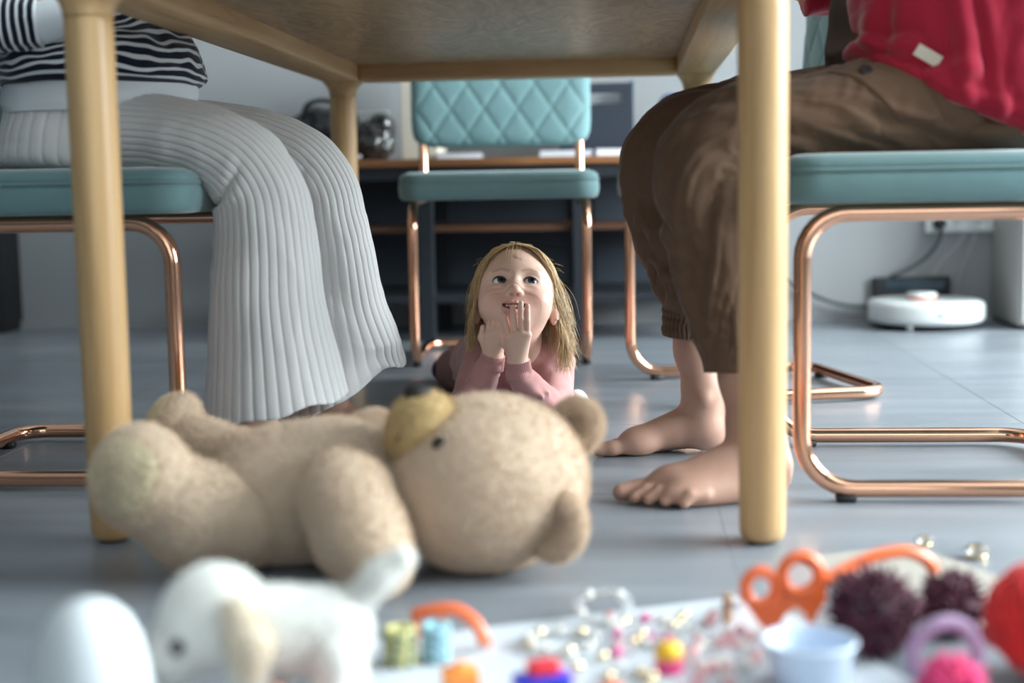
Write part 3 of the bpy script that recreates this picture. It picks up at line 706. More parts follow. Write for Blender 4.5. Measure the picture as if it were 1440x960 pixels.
def fold(th, s, P, seed, amp, fs=26., ft=1.4, skew=1.2):
    """cloth creases: stretched, warped ridge noise"""
    w = vnoise(np.stack([np.cos(th)*1.5, np.sin(th)*1.5, s*9], -1), 1., seed+5)
    q = np.stack([np.cos(th)*ft+.35*w, np.sin(th)*ft, s*fs+np.sin(th+seed)*skew+.6*w], -1)
    n = vnoise(q, 1., seed); n2 = vnoise(q*2.1, 1., seed+1)
    return amp*((.55-np.abs(n))*1.3+.35*(.5-np.abs(n2))-.2)

# ---------------------------------------------------------------- person on the left: striped top, ribbed wide trousers
def woman():
    base = (-.86, 2.28, .40)
    NR = 36
    rib = lambda th: -.0021*np.exp(-((((th*NR/(2*PI)) % 1)-.5)/.17)**2)
    def knee_crease(s, th, s0): return -.010*np.exp(-((s-s0-.015*np.cos(th*1))/.012)**2)*np.clip(-np.cos(th)+.05, 0, 1)
    def legdisp(seed, s0):
        def f(th, s, P):
            soft = fold(th, s, P, seed, .0042, 12, .8, .5)*np.clip((s-.05)/.1, 0, 1)
            return rib(th)+soft-knee_crease(s, th, s0)*0-.008*np.exp(-((s-s0)/.016)**2)*np.clip(np.cos(th), 0, 1)**2-.007*np.exp(-((s-s0+.030*(1-np.cos(th)))/.006)**2)*np.clip(np.cos(th-5.6), 0, 1)**1.5+.004*np.exp(-((s-s0-.02+.030*(1-np.cos(th)))/.012)**2)*np.clip(np.cos(th-5.6), 0, 1)**1.5
        return f
    near = loft([(-.90, 2.215, .545, .060, .085), (-.80, 2.20, .540, .062, .080), (-.71, 2.19, .533, .060, .076), (-.645, 2.185, .517, .062, .072), (-.592, 2.18, .485, .066, .068), (-.566, 2.18, .442, .070, .066), (-.560, 2.18, .395, .074, .068),
                 (-.560, 2.185, .35, .079, .072), (-.562, 2.19, .28, .0865, .080), (-.560, 2.20, .19, .098, .090), (-.556, 2.20, .10, .112, .098)], 170, NR*8, disp=legdisp(3, .365), caps=(True, False))
    far = loft([(-.90, 2.345, .545, .060, .085), (-.78, 2.365, .540, .060, .078), (-.68, 2.375, .535, .058, .074), (-.60, 2.38, .515, .062, .070), (-.545, 2.38, .480, .068, .068), (-.520, 2.38, .44, .070, .066), (-.514, 2.38, .395, .074, .070),
                (-.510, 2.385, .35, .080, .074), (-.506, 2.39, .26, .094, .084), (-.500, 2.395, .168, .107, .092), (-.498, 2.40, .085, .112, .098)], 170, NR*8, disp=legdisp(8, .42), caps=(True, False))
    def hem(g, z1, xc, slope, zt, dip):
        V = g[0]; w = np.clip((zt-V[:, 2])/(zt-z1), 0, 1)**1.5; V[:, 2] += w*(slope*(V[:, 0]-xc)+.004*np.sin(V[:, 0]*55+V[:, 1]*40))
        if dip: m = w*np.exp(-((V[:, 0]+.42)/.05)**2); V[:, 1] += .05*m; V[:, 2] += dip*m
    hem(near, .09, -.555, .20, .25, 0); hem(far, .085, -.50, .42, .25, .02)
    pel = loft([(-.86, 2.28, .484, .06, .10), (-.885, 2.28, .495, .110, .165), (-.885, 2.28, .53, .116, .178), (-.88, 2.28, .565, .112, .172), (-.87, 2.28, .60, .108, .160), (-.865, 2.28, .625, .105, .152)], 60, NR*8,
               disp=lambda th, s, P: rib(th)+fold(th, s, P, 12, .004, 14, 1, .3), axis=(0, 0, 1))
    lower = None
    s = SDF((-.78, 2.10, -.01), (-.28, 2.55, .30), .0035)
    foot(s, (-.655, 2.235), (1, -.12), 1, (-.600, 2.225, .095), (-.575, 2.20, .28), .235, (.030, .044)); foot(s, (-.575, 2.44), (1, -.05), -1, (-.522, 2.432, .095), (-.515, 2.40, .28), .235, (.030, .044)); s.cut(2, .0015)
    lower = s.mesh()
    body, H, R = adult_body((-.87, 2.28, .575), (-.895, 2.28, .93), (-.885, 2.28, 1.10), (-.865, 2.28, 1.20), [(-.895, 2.130, .975), (-.895, 2.430, .975)],
        [((-1.005, 2.085, .705), (-.815, 2.10, .728), (-.70, 2.14, .775), (0, 0, 1), 1), ((-.96, 2.50, .76), (-.77, 2.45, .785), (-.66, 2.40, .775), (0, 0, 1), -1)],
        [((-.86, 2.21, .545), (-.58, 2.18, .46), (-.568, 2.19, .30)), ((-.86, 2.35, .545), (-.535, 2.38, .46), (-.512, 2.395, .30))], None, (1, 0, 0))
    V, F, _ = njoin(body, lower)
    o = person_root((V, F), base, 'seated person in a navy striped top and ribbed pale grey trousers')
    t = part('trousers', njoin(near, far, pel), M_RIB, o, True, base); md = t.modifiers.new('cloth', 'SOLIDIFY'); md.thickness = .003; md.offset = -1
    wv = lambda th, s, P: fold(th, s, P, 21, .006, 9, 1.2, .3)
    part('undershirt', loft([(-.862, 2.28, .574, .126, .180), (-.850, 2.28, .588, .142, .183), (-.846, 2.28, .612, .150, .178), (-.845, 2.28, .65, .138, .164)], 30, 160, disp=wv, axis=(0, 0, 1)), M_WHITE, o, True, base)
    bl = lambda th, s, P: fold(th, s, P, 31, .013, 16, 1.0, .25)*np.clip(s/.02, .2, 1)*np.clip(1.2-s/.3, .25, 1)
    sh = loft([(-.846, 2.28, .618, .148, .180), (-.842, 2.28, .626, .152, .188), (-.841, 2.28, .655, .153, .188), (-.846, 2.28, .685, .146, .178), (-.858, 2.28, .725, .126, .170), (-.875, 2.28, .80, .116, .162), (-.892, 2.28, .92, .112, .168), (-.896, 2.28, .99, .108, .186), (-.892, 2.28, 1.045, .090, .15), (-.887, 2.28, 1.075, .060, .070)], 190, 200, disp=bl, axis=(0, 0, 1))
    sh[0][:, 2] += .011*vnoise(sh[0]*np.array((1, 1, 1.8)), 15, 3)*np.clip((1-sh[0][:, 2])/.2, 0, 1)*np.clip((sh[0][:, 2]-.615)/.03, .15, 1)+.005*vnoise(sh[0]*np.array((1, 1, 2.)), 36, 4)*np.clip((sh[0][:, 2]-.615)/.03, .1, 1)
    sl = lambda seed: (lambda th, s, P: fold(th, s, P, seed, .007, 20, 1.0, .4))
    nr = loft([(-.895, 2.135, 1.025, .074, .072), (-.935, 2.105, .90, .056, .054), (-.985, 2.085, .78, .052, .050), (-1.010, 2.08, .725, .050, .047), (-.985, 2.083, .703, .046, .044), (-.94, 2.088, .702, .041, .041), (-.862, 2.095, .704, .0365, .037)], 150, 72, disp=sl(4))
    fr = loft([(-.895, 2.425, 1.025, .074, .072), (-.93, 2.47, .90, .056, .054), (-.962, 2.50, .80, .052, .050), (-.955, 2.505, .765, .050, .047), (-.90, 2.49, .772, .044, .042), (-.82, 2.46, .785, .037, .037)], 130, 72, disp=sl(6))
    part('striped_top', njoin(sh, nr, fr), M_STRIPE, o, True, base)
    cf = lambda a, b: loft([(*a, .0345, .0355), (*(np.array(a)*.5+np.array(b)*.5), .0335, .0345), (*b, .030, .031)], 14, 60, disp=lambda th, s, P: .0006*np.cos(th*30))
    part('cuff', cf((-.868, 2.0948, .7035), (-.822, 2.099, .715)), M_WHITE, o, True, base); part('cuff', cf((-.825, 2.461, .785), (-.780, 2.453, .786)), M_WHITE, o, True, base)
    eyes_hair(o, H, R, base, None, True)
woman()

# ---------------------------------------------------------------- person on the right: brown cargo trousers, crimson jacket
def man():
    base = (.55, 2.205, .40)
    def ld(seed, s0):
        def f(th, s, P):
            a = .0075+.0065*np.exp(-((s-s0)/.10)**2)+.005*np.clip((s-s0)/.2, 0, 1)
            a = a*np.clip((s.max()-s)/.05, .12, 1)
            return a*fold(th, s, P, seed, 1.0, 18, 1.2, 2.4)+.35*a*fold(th, s, P, seed+20, 1.0, 46, 2.6, 3.0)-.010*np.exp(-((s-s0)/.018)**2)*np.clip(-np.cos(th), 0, 1)**2
        return f
    near_c = [(.565, 2.115, .555, .073, .095), (.52, 2.105, .555, .073, .090), (.46, 2.095, .552, .072, .084), (.36, 2.088, .548, .069, .078), (.25, 2.082, .538, .060, .072), (.175, 2.08, .525, .060, .068), (.125, 2.078, .495, .064, .066), (.110, 2.076, .455, .066, .064), (.122, 2.074, .40, .064, .062),
              (.133, 2.07, .35, .0625, .060), (.146, 2.066, .28, .058, .056), (.156, 2.06, .22, .049, .050), (.156, 2.055, .176, .042, .044)]
    near = loft(near_c, 190, 200, disp=ld(5, .58), caps=(True, False))
    far = loft([(.565, 2.295, .555, .073, .095), (.50, 2.305, .556, .073, .086), (.40, 2.31, .556, .071, .080), (.28, 2.318, .552, .067, .076), (.17, 2.322, .540, .066, .070), (.105, 2.325, .520, .068, .068), (.070, 2.326, .478, .072, .066), (.070, 2.327, .43, .069, .064), (.083, 2.328, .366, .062, .059), (.099, 2.33, .295, .051, .052), (.100, 2.33, .25, .041, .044), (.097, 2.33, .236, .034, .037)], 170, 180, disp=ld(9, .66), caps=(True, False))
    pel = loft([(.53, 2.205, .4845, .06, .11), (.525, 2.205, .497, .105, .175), (.525, 2.205, .54, .112, .190), (.52, 2.205, .58, .110, .186), (.515, 2.205, .63, .108, .17), (.51, 2.205, .66, .105, .16)], 50, 160, disp=lambda th, s, P: fold(th, s, P, 14, .006, 14, 1, .3), axis=(0, 0, 1))
    s = SDF((-.10, 1.86, -.01), (.30, 2.46, .32), .0028)
    foot(s, (.232, 2.030), (-1, -.30), -1, (.178, 2.034, .10), (.150, 2.062, .30), .252, (.0335, .036)); foot(s, (.168, 2.362), (-1, -.03), 1, (.123, 2.345, .105), (.088, 2.331, .30), .225, (.0295, .030), lift=.006); s.cut(2, .0012)
    lower = s.mesh()
    body, H, R = adult_body((.515, 2.205, .58), (.50, 2.205, .95), (.480, 2.205, 1.13), (.455, 2.205, 1.23), [(.50, 2.025, .99), (.50, 2.385, .99)],
        [((.575, 1.975, .80), (.37, 2.02, .79), (.16, 2.06, .772), (0, 0, 1), -1), ((.50, 2.45, .77), (.29, 2.41, .765), (.12, 2.38, .772), (0, 0, 1), 1)],
        [((.53, 2.11, .555), (.13, 2.078, .49), (.150, 2.06, .30)), ((.53, 2.30, .555), (.09, 2.325, .50), (.095, 2.33, .30))], None, (-1, 0, 0))
    V, F, _ = njoin(body, lower)
    o = person_root((V, F), base, 'barefoot seated person in brown cargo trousers and a crimson jacket')
    t = part('trousers', njoin(near, far, pel), M_BROWN, o, True, base); md = t.modifiers.new('cloth', 'SOLIDIFY'); md.thickness = .003; md.offset = -1
    # elastic cuff of the far leg
    cf = loft([(.0985, 2.331, .243, .0370, .0395), (.0975, 2.332, .232, .0355, .0380), (.0955, 2.333, .215, .0345, .0370), (.0945, 2.334, .200, .0340, .0365)], 30, 200, disp=lambda th, s, P: .0022*np.cos(th*34+np.sin(s*200))+.001*np.sin(s*420), caps=(False, False))
    c = part('elastic_cuff', cf, M_BROWN, t, True, base); md = c.modifiers.new('cloth', 'SOLIDIFY'); md.thickness = .002; md.offset = -1
    # cargo pocket on the near thigh: a patch and its flap lying on the trouser surface
    G = near[0][:190*200].reshape(190, 200, 3); C = G.mean(1, keepdims=True); D = G-C; D /= np.linalg.norm(D, axis=2, keepdims=True)
    def patch(poly, off, thick):
        us = np.linspace(0, 1, 22); out = []; inn = []
        A = np.array(poly, float)
        for a in us:
            for b in us:
                q = (A[0]*(1-a)+A[1]*a)*(1-b)+(A[3]*(1-a)+A[2]*a)*b
                i = int(np.clip(q[0], 0, 188)); k_ = int(q[1]) % 200; fi, fk = q[0]-i, q[1]-int(q[1])
                g = lambda X: (X[i, k_]*(1-fi)+X[i+1, k_]*fi)*(1-fk)+(X[i, (k_+1) % 200]*(1-fi)+X[i+1, (k_+1) % 200]*fi)*fk
                e = min(a, 1-a, b, 1-b); h = off+thick*min(1, e/.06+.25); p = g(G); dd = g(D); out.append(p+dd*h); inn.append(p-dd*.004)
        V = np.array(out+inn); n = 22; F = []
        for i in range(n-1):
            for j in range(n-1):
                k_ = i*n+j; F.append((k_, k_+1, k_+n+1, k_+n)); k_ += n*n; F.append((k_, k_+n, k_+n+1, k_+1))
        rim = [j for j in range(n)]+[i*n+n-1 for i in range(1, n)]+[n*(n-1)+j for j in range(n-2, -1, -1)]+[i*n for i in range(n-2, 0, -1)]
        for a, b in zip(rim, rim[1:]+rim[:1]): F.append((b, a, a+n*n, b+n*n))
        return V, F
    # find loft indices from world points on the camera-side of the thigh
    def idx(x, z):
        sel = (D[..., 1] < .15); dist = (G[..., 0]-x)**2+(G[..., 2]-z)**2+np.where(sel, 0, 9); dist[95:] = 9; return np.unravel_index(np.argmin(dist), dist.shape)
    q = lambda *P: [(np.argmin(np.abs(C[:95, 0, 0]-p[0])), (p[1] % 360)/360*200) for p in P]
    pk = part('cargo_pocket', patch(q((.325, -45), (.410, -45), (.430, -128), (.345, -128)), .0005, .003), M_BROWN, t, True, base)
    fl = part('pocket_flap', patch(q((.288, -22), (.380, -22), (.428, -108), (.368, -108)), .0035, .003), M_BROWN, t, True, base)
    i, k_ = q((.332, -42))[0]; i = int(i); k_ = int(k_); bp = G[i, k_]+D[i, k_]*.0068; dn = Vector(D[i, k_]); rot = dn.to_track_quat('Z', 'Y').to_euler()
    part('button', xf(lathe([(0, -.001), (.0085, -.001), (.0095, .001), (.0085, .0032), (.006, .0025), (0, .0022)], 24), bp, rot), mat('dark_brown_button', (.022, .015, .012), .35), t, True, base)
    part('shirt', loft([(.50, 2.205, .592, .10, .115), (.468, 2.205, .600, .150, .140), (.462, 2.205, .63, .158, .150), (.464, 2.205, .66, .154, .152), (.468, 2.205, .70, .157, .150), (.48, 2.205, .76, .150, .148), (.485, 2.205, .86, .135, .15), (.49, 2.205, .98, .115, .16), (.485, 2.205, 1.06, .08, .09), (.48, 2.205, 1.10, .058, .06)], 120, 160, disp=lambda th, s, P: fold(th, s, P, 41, .010, 16, 1.1, .5), axis=(0, 0, 1)), M_OLIVE, o, True, base)
    # crimson jacket: hangs over the hip and lap, hem dropping towards the seat
    def jd(th, s, P):
        f = fold(th, s, P, 52, .020, 7, 1.8, 2.2)+.35*fold(th, s, P, 55, .020, 16, 3.2, 2.6)+.004*np.sin(th*9+s*14)
        tt = np.degrees(th) % 360
        for a0, s0, a1, s1, wd, am in ((250, .30, 262, .05, .018, .024), (232, .28, 212, .05, .016, .020), (284, .30, 292, .02, .020, .022), (196, .025, 238, .055, .012, .016), (262, .05, 246, .02, .010, .014), (310, .3, 315, 0, .02, .02)):
            ux, uy = (a1-a0)*.0036, s1-s0; px, py = (tt-a0)*.0036, s-s0; q = np.clip((px*ux+py*uy)/(ux*ux+uy*uy), 0, 1); dd = np.hypot(px-q*ux, py-q*uy); am = am*.42; wd = wd*.95; f = f+am*np.exp(-(dd/wd)**2)-am*.45*np.exp(-((dd-2.2*wd)/wd)**2)
        hemroll = .010*np.exp(-((s-.012)/.012)**2); return (f+hemroll)*np.clip(1.3-s/.5, .4, 1)
    jk = loft([(.488, 2.205, .560, .148, .196), (.488, 2.205, .575, .155, .206), (.488, 2.205, .62, .156, .210), (.488, 2.205, .68, .156, .206), (.490, 2.205, .76, .152, .198), (.495, 2.205, .88, .150, .192), (.500, 2.205, 1.00, .138, .200), (.498, 2.205, 1.07, .10, .15), (.49, 2.205, 1.11, .070, .08)], 170, 220, disp=jd, caps=(False, False), axis=(0, 0, 1))
    V = jk[0]; w = np.clip((.74-V[:, 2])/.18, 0, 1); sl = np.where(V[:, 0] < .55, (.435-V[:, 0])*.46, (.435-.55)*.46-.05*(V[:, 0]-.55)); V[:, 2] += w*sl
    # puckered front corner folded up on the lap
    m = w*np.exp(-((V[:, 0]-.335)/.05)**2)*np.clip((2.2-V[:, 1])/.1, 0, 1); V[:, 2] += .012*m; V[:, 1] -= .015*m
    jo = part('jacket', jk, M_RED, o, True, base); md = jo.modifiers.new('cloth', 'SOLIDIFY'); md.thickness = .006; md.offset = -1
    sl = lambda seed: (lambda th, s, P: fold(th, s, P, seed, .008, 18, 1.0, .4))
    a1 = loft([(.50, 2.025, 1.04, .078, .074), (.545, 1.985, .92, .066, .062), (.578, 1.972, .83, .060, .056), (.570, 1.974, .80, .057, .054), (.52, 1.988, .798, .050, .048), (.42, 2.01, .794, .042, .042)], 110, 72, disp=sl(61))
    a2 = loft([(.50, 2.385, 1.04, .078, .074), (.505, 2.43, .90, .062, .060), (.505, 2.452, .80, .057, .055), (.48, 2.45, .772, .053, .05), (.39, 2.43, .765, .045, .044), (.295, 2.414, .762, .041, .041)], 110, 72, disp=sl(62))
    part('jacket_sleeve', a1, M_RED, jo, True, base); part('jacket_sleeve', a2, M_RED, jo, True, base)
    # woven tag near the hem
    G2 = jk[0].reshape(170, 220, 3); dist = (G2[..., 0]-.412)**2+(G2[..., 2]-.618)**2+np.where(G2[..., 1] < 2.1, 0, 9); i, k_ = np.unravel_index(np.argmin(dist), dist.shape)
    p = G2[i, k_]; tu = G2[i, (k_+3) % 220]-G2[i, k_-3]; tv = G2[i+3, k_]-G2[max(i-3, 0), k_]; nn = np.cross(tu, tv); nn /= np.linalg.norm(nn); nn = nn if nn[1] < 0 else -nn
    ax = np.array((.83, 0, -.5)); ax -= nn*(ax@nn); ax /= np.linalg.norm(ax); ay = np.cross(nn, ax)
    g = rbox((-.0185, -.0085, -.0008), (.0185, .0085, .0008), .0003, 1); Vt = p+nn*.011+g[0] @ np.stack([ax, ay, nn]); part('woven_tag', (Vt, g[1]), mat('cream_tag', (.62, .58, .48), .7), jo, False, base)
    eyes_hair(o, H, R, base, None, False)
man()

# ================================================================== child lying on the floor, chin on hands
def child():
    base = np.array((-.22, 2.62, 0))
    C = np.array((-.197, 2.523, .251))
    Fw = np.array((.06, -.855, .515)); Fw /= np.linalg.norm(Fw)
    Xr = np.array((1, .06, -.035)); Xr -= Fw*(Xr@Fw); Xr /= np.linalg.norm(Xr); Up = np.cross(Fw, Xr)
    M = np.stack([Xr, Fw, Up], 1); W = lambda *p: C+M @ np.array(p, float); Loc = lambda V: (V-C) @ M
    s = SDF((-.295, 2.385, .115), (-.095, 2.665, .372), .00115)
    E = lambda c, r, k=.01, op='add': s.ell(W(*c), np.array(r)*np.ones(3), M, k, op)
    E((0, -.012, .022), (.070, .084, .078)); E((0, .018, -.025), (.058, .055, .064), .035)
    for b in (-1, 1): E((b*.034, .040, -.036), (.025, .025, .025), .022); E((b*.036, .047, -.030), (.017, .017, .014), .014)
    E((0, .050, -.078), (.017, .015, .013), .018); E((0, .050, -.054), (.029, .023, .022), .016)
    # brow ridge and eye sockets
    for b in (-1, 1):
        E((b*.026, .054, .017), (.018, .012, .006), .012); E((b*.0265, .083, -.001), (.020, .019, .0145), .012, 'sub')
        E((b*.0265, .0553, 0), .0144, .003); E((b*.0268, .072, -.0002), (.0130, .030, .0060), .0012, 'sub')
        E((b*.027, .064, -.0125), (.012, .006, .003), .006)
    # nose
    s.cone(W(0, .0605, .002), W(0, .0770, -.0235), .0052, .0088, .010); E((0, .0795, -.0265), (.0094, .0085, .0078), .006)
    for b in (-1, 1): E((b*.0090, .0730, -.0285), (.0062, .0075, .0055), .004); E((b*.0050, .0800, -.0345), (.0030, .0036, .0024), .0015, 'sub')
    # mouth: smile with parted lips
    up = [(-.0270, .0585, -.0425), (-.014, .0700, -.0488), (-.004, .0752, -.0482), (0, .0750, -.0490), (.004, .0752, -.0482), (.014, .0700, -.0488), (.0270, .0585, -.0425)]
    lo = [(-.0270, .0585, -.0432), (-.0145, .0690, -.0585), (0, .0725, -.0630), (.0145, .0690, -.0585), (.0270, .0585, -.0432)]
    s.chain([W(*p) for p in up], [.0018, .0030, .0035, .0032, .0035, .0030, .0018], .003); s.chain([W(*p) for p in lo], [.0018, .0036, .0044, .0036, .0018], .003)
    gap = [(-.0260, .0615, -.0440), (-.0165, .0725, -.0512), (-.008, .0765, -.0550), (0, .0775, -.0558), (.008, .0765, -.0550), (.0165, .0725, -.0512), (.0260, .0615, -.0440)]; gr = [.0007, .0026, .0042, .0046, .0042, .0026, .0007]
    s.chain([W(*p) for p in gap], gr, .0012, 'sub')
    # ears
    for b in (-1, 1):
        E((b*.0685, -.014, -.020), (.0085, .017, .026), .006); E((b*.0725, -.007, -.030), (.006, .008, .010), .004); E((b*.0775, -.011, -.016), (.006, .009, .015), .004, 'sub')
    # neck
    s.chain([W(0, -.020, -.045), np.array((-.199, 2.560, .175)), np.array((-.202, 2.605, .135))], [.044, .040, .046], .02)
    # hands
    def digits(K, Mid, T, r0=.0055, r1=.0046):
        for k_, m_, t_ in zip(K, Mid, T): s.chain([k_, m_, (np.array(m_)*.45+np.array(t_)*.55), t_], [r0, r0*.97, r0*.92, r1], .0012)
    w1 = np.array((-.188, 2.433, .140)); K = np.array([(-.2015, 2.420, .188), (-.1905, 2.4165, .1955), (-.1795, 2.4165, .1975), (-.1695, 2.419, .1945)]); T = np.array([(-.2085, 2.423, .2285), (-.1945, 2.421, .2425), (-.1800, 2.420, .2495), (-.1690, 2.422, .2435)])
    Mi = (K*.5+T*.5)+np.array((0, -.004, 0))
    for k_ in K: s.cone(w1+(k_-w1)*.12, k_, .0125, .0078, .008)
    s.cone(w1, w1+np.array((0, .004, -.03)), .0165, .017, .01); digits(K, Mi, T)
    s.chain([(-.196, 2.434, .158), (-.209, 2.437, .178), (-.2135, 2.441, .196), (-.2125, 2.443, .207)], [.010, .0078, .0068, .0056], .005)
    w2 = np.array((-.234, 2.466, .148)); K2 = np.array([(-.2405, 2.452, .189), (-.2310, 2.447, .195), (-.2215, 2.445, .196), (-.2135, 2.447, .192)]); T2 = np.array([(-.238, 2.457, .214), (-.2280, 2.4535, .2215), (-.2195, 2.4525, .2225), (-.2125, 2.456, .2175)])
    Mi2 = (K2*.5+T2*.5)+np.array((0, -.006, 0))
    for k_ in K2: s.cone(w2+(k_-w2)*.12, k_, .0125, .0078, .008)
    s.cone(w2, w2+np.array((-.006, .006, -.03)), .0165, .017, .01); digits(K2, Mi2, T2)
    s.chain([(-.244, 2.464, .165), (-.2515, 2.462, .186), (-.2500, 2.464, .203)], [.0095, .0075, .0058], .005)
    head = s.mesh(1)
    # rest of the body (under the clothes)
    s = SDF((-.50, 2.38, -.01), (-.05, 3.36, .20), .006)
    s.chain([(-.202, 2.625, .120), (-.245, 2.78, .085), (-.300, 2.94, .072)], [.052, .058, .058], .03)
    s.chain([(-.262, 2.61, .122), (-.142, 2.61, .122)], [.03, .03], .02)
    s.chain([(-.135, 2.61, .122), (-.130, 2.51, .036), w1], [.026, .022, .015], .01); s.chain([(-.270, 2.61, .122), (-.290, 2.51, .036), w2], [.026, .022, .015], .01)
    s.chain([(-.325, 2.96, .068), (-.375, 3.09, .042), (-.415, 3.20, .036)], [.05, .036, .022], .02); s.chain([(-.275, 2.96, .068), (-.28, 3.10, .042), (-.285, 3.23, .034)], [.05, .036, .022], .02)
    s.chain([(-.415, 3.20, .034), (-.42, 3.26, .022)], [.022, .018], .01); s.chain([(-.285, 3.23, .034), (-.285, 3.29, .022)], [.022, .018], .01)
    rest = s.mesh()
    V, F, _ = njoin(head, rest)
    # skin colours: flushed cheeks, lips, brows, mouth inside
    L = Loc(V); n1 = len(head[0]); col = np.tile(np.array((.77, .505, .40)), (len(V), 1))
    def blend(c, w): col[:] = col*(1-w[:, None])+np.array(c)*w[:, None]
    g = lambda c, r: np.exp(-(((L-np.array(c))/np.array(r))**2).sum(1))
    inh = np.zeros(len(V)); inh[:n1] = 1
    for b in (-1, 1): blend((.78, .37, .31), .6*g((b*.037, .055, -.034), (.022, .03, .018))*inh); blend((.70, .29, .24), .5*g((b*.070, -.01, -.022), (.012, .02, .022))*inh)
    blend((.70, .32, .26), .45*g((0, .083, -.030), (.011, .012, .010))*inh)
    def near_line(P):
        d = np.full(len(V), 9.)
        for a, b in zip(P, P[1:]):
            a = np.array(a); b = np.array(b); t = np.clip(((L-a) @ (b-a))/((b-a) @ (b-a)), 0, 1); d = np.minimum(d, np.linalg.norm(L-a-t[:, None]*(b-a), axis=1))
        return d
    lip = np.minimum(near_line(up)-.0042, near_line(lo)-.0050); blend((.58, .20, .18), np.clip(1-(lip-.0006)/.0016, 0, 1)*.5*inh)
    gd = np.full(len(V), 9.)
    for p_, q_, ra_, rb_ in zip(gap, gap[1:], gr, gr[1:]):
        p_ = np.array(p_); q_ = np.array(q_); t_ = np.clip(((L-p_) @ (q_-p_))/((q_-p_) @ (q_-p_)), 0, 1); gd = np.minimum(gd, np.linalg.norm(L-p_-t_[:, None]*(q_-p_), axis=1)-(ra_+(rb_-ra_)*t_))
    blend((.22, .045, .045), np.clip(1-(gd-.0004)/.0007, 0, 1)*.9*inh)
    for b in (-1, 1):
        LL = L.copy(); LL[:, 1] = 0; bl = np.full(len(V), 9.)
        for a_, c_ in zip([(b*.012, 0, .0150), (b*.024, 0, .0195)], [(b*.024, 0, .0195), (b*.039, 0, .0165)]):
            a_ = np.array(a_); c_ = np.array(c_); t_ = np.clip(((LL-a_) @ (c_-a_))/((c_-a_) @ (c_-a_)), 0, 1); bl = np.minimum(bl, np.linalg.norm(LL-a_-t_[:, None]*(c_-a_), axis=1))
        bl = bl+(L[:, 1] < .035); wv = .75+.25*vnoise(L, 900, 2); blend((.33, .19, .10), np.clip(1-(bl-.0008)/.0026, 0, 1)*.6*wv*inh)
        blend((.40, .16, .13), .7*g((b*.0050, .0785, -.0340), (.003, .004, .0026))*inh)
    hz = np.minimum(np.linalg.norm(V[:, None, :]-T[None], axis=2).min(1), np.linalg.norm(V[:, None, :]-T2[None], axis=2).min(1)) if len(V) < 4e5 else np.ones(len(V)); blend((.74, .36, .30), np.clip(1-hz/.014, 0, 1)*.5*inh)
    for k_ in (K, K2): hk = np.linalg.norm(V[:, None, :]-k_[None], axis=2).min(1); blend((.70, .36, .29), np.clip(1-hk/.013, 0, 1)*.35*inh)
    o = part('person', (V, F), M_SKIN_C, base=base, col=col); o.location = base
    tag(o, 'smiling toddler in a pink cardigan lying on the floor, chin in hands', 'person')
    P = lambda name, geo, m, par=o, sm=True: part(name, geo, m, par, sm, base)
    # eyes
    ball = [(0, -1)]+[(math.sin(a), -math.cos(a)) for a in np.linspace(.15, PI-.15, 18)]+[(0, 1)]
    gz = np.array((.24, 1, .04)); gz /= np.linalg.norm(gz); gz = M @ gz; q = Vector(gz).to_track_quat('Z', 'Y').to_euler()
    for b in (-1, 1):
        c = W(b*.0265, .0553, 0); r = .0131
        e = P('eye', xf(lathe([(p[0]*r, p[1]*r) for p in ball], 32), c, q), mat('eye_white', (.80, .80, .80), .12))
        cap = lambda a0, a1, k_, n=6: lathe([(math.sin(a)*(r+k_), math.cos(a)*(r+k_)) for a in np.linspace(a1, max(a0, 1e-4), n)][:-1]+([(0, (r+k_))] if a0 == 0 else [(math.sin(a0)*(r+k_), math.cos(a0)*(r+k_))]), 32)
        P('iris', xf(cap(.19, .55, .00018), c, q), mat('iris_blue_grey', (.05, .065, .085), .12, var=(900, .3)), e); P('pupil', xf(cap(0, .23, .00022), c, q), mat('pupil_black', (.004, .004, .005), .08), e)
        P('limbal_ring', xf(cap(.52, .58, .00020, 3), c, q), mat('limbal_dark', (.02, .025, .035), .15), e)
        # upper lash line
        th = np.linspace(-1, 1, 14); ls = [W(b*.0268+t*.0128, .0553+math.sqrt(max(.01455**2-(t*.0120)**2-(.0054*(1-t*t)**.7)**2, 1e-6)), .0056*(1-t*t)**.6-.0003) for t in th]
        P('eyelashes', tube(ls, [.0005+.0012*(1-t*t) for t in th], 6), mat('lash_brown', (.05, .028, .018), .6))
    for i, x in enumerate(np.linspace(-.0125, .0125, 6)):
        wd = .0047 if abs(x) < .004 else .0040
        P('tooth', xf(rbox((-wd/2, -.0015, -.0026), (wd/2, .0015, .0026), .0010, 2), W(x, .0738-.0006*abs(x)*1000*.42, -.0537+.0022*abs(x)/.0125), Matrix(np.array(M)).to_euler()), mat('milk_teeth', (.78, .74, .68), .2))
    for b in (-1, 1): P('earring', xf(lathe([(0, -.0022)]+[(.0022*math.sin(a), -.0022*math.cos(a)) for a in np.linspace(.4, PI-.4, 6)]+[(0, .0022)], 12), W(b*.0745, -.004, -.0405)), mat('silver_stud', (.85, .85, .85), .1, 1))
    # ---------------- hair
    M_BL = mat('blonde_hair', (.50, .335, .165), .38, spec=.5, attr='Col')
    s = SDF(C-np.array((.13, .13, .17)), C+np.array((.13, .16, .13)), .0028); E2 = lambda c, r, k=.01, op='add': s.ell(W(*c), np.array(r)*np.ones(3), M, k, op)
    E2((0, -.016, .025), (.0715, .083, .0770)); s.chain([W(0, -.055, .01), W(0, -.072, -.02), W(0, -.078, -.05)], [.055, .045, .032], .02)
    E2((0, .084, -.022), (.064, .074, .086), .006, 'sub')
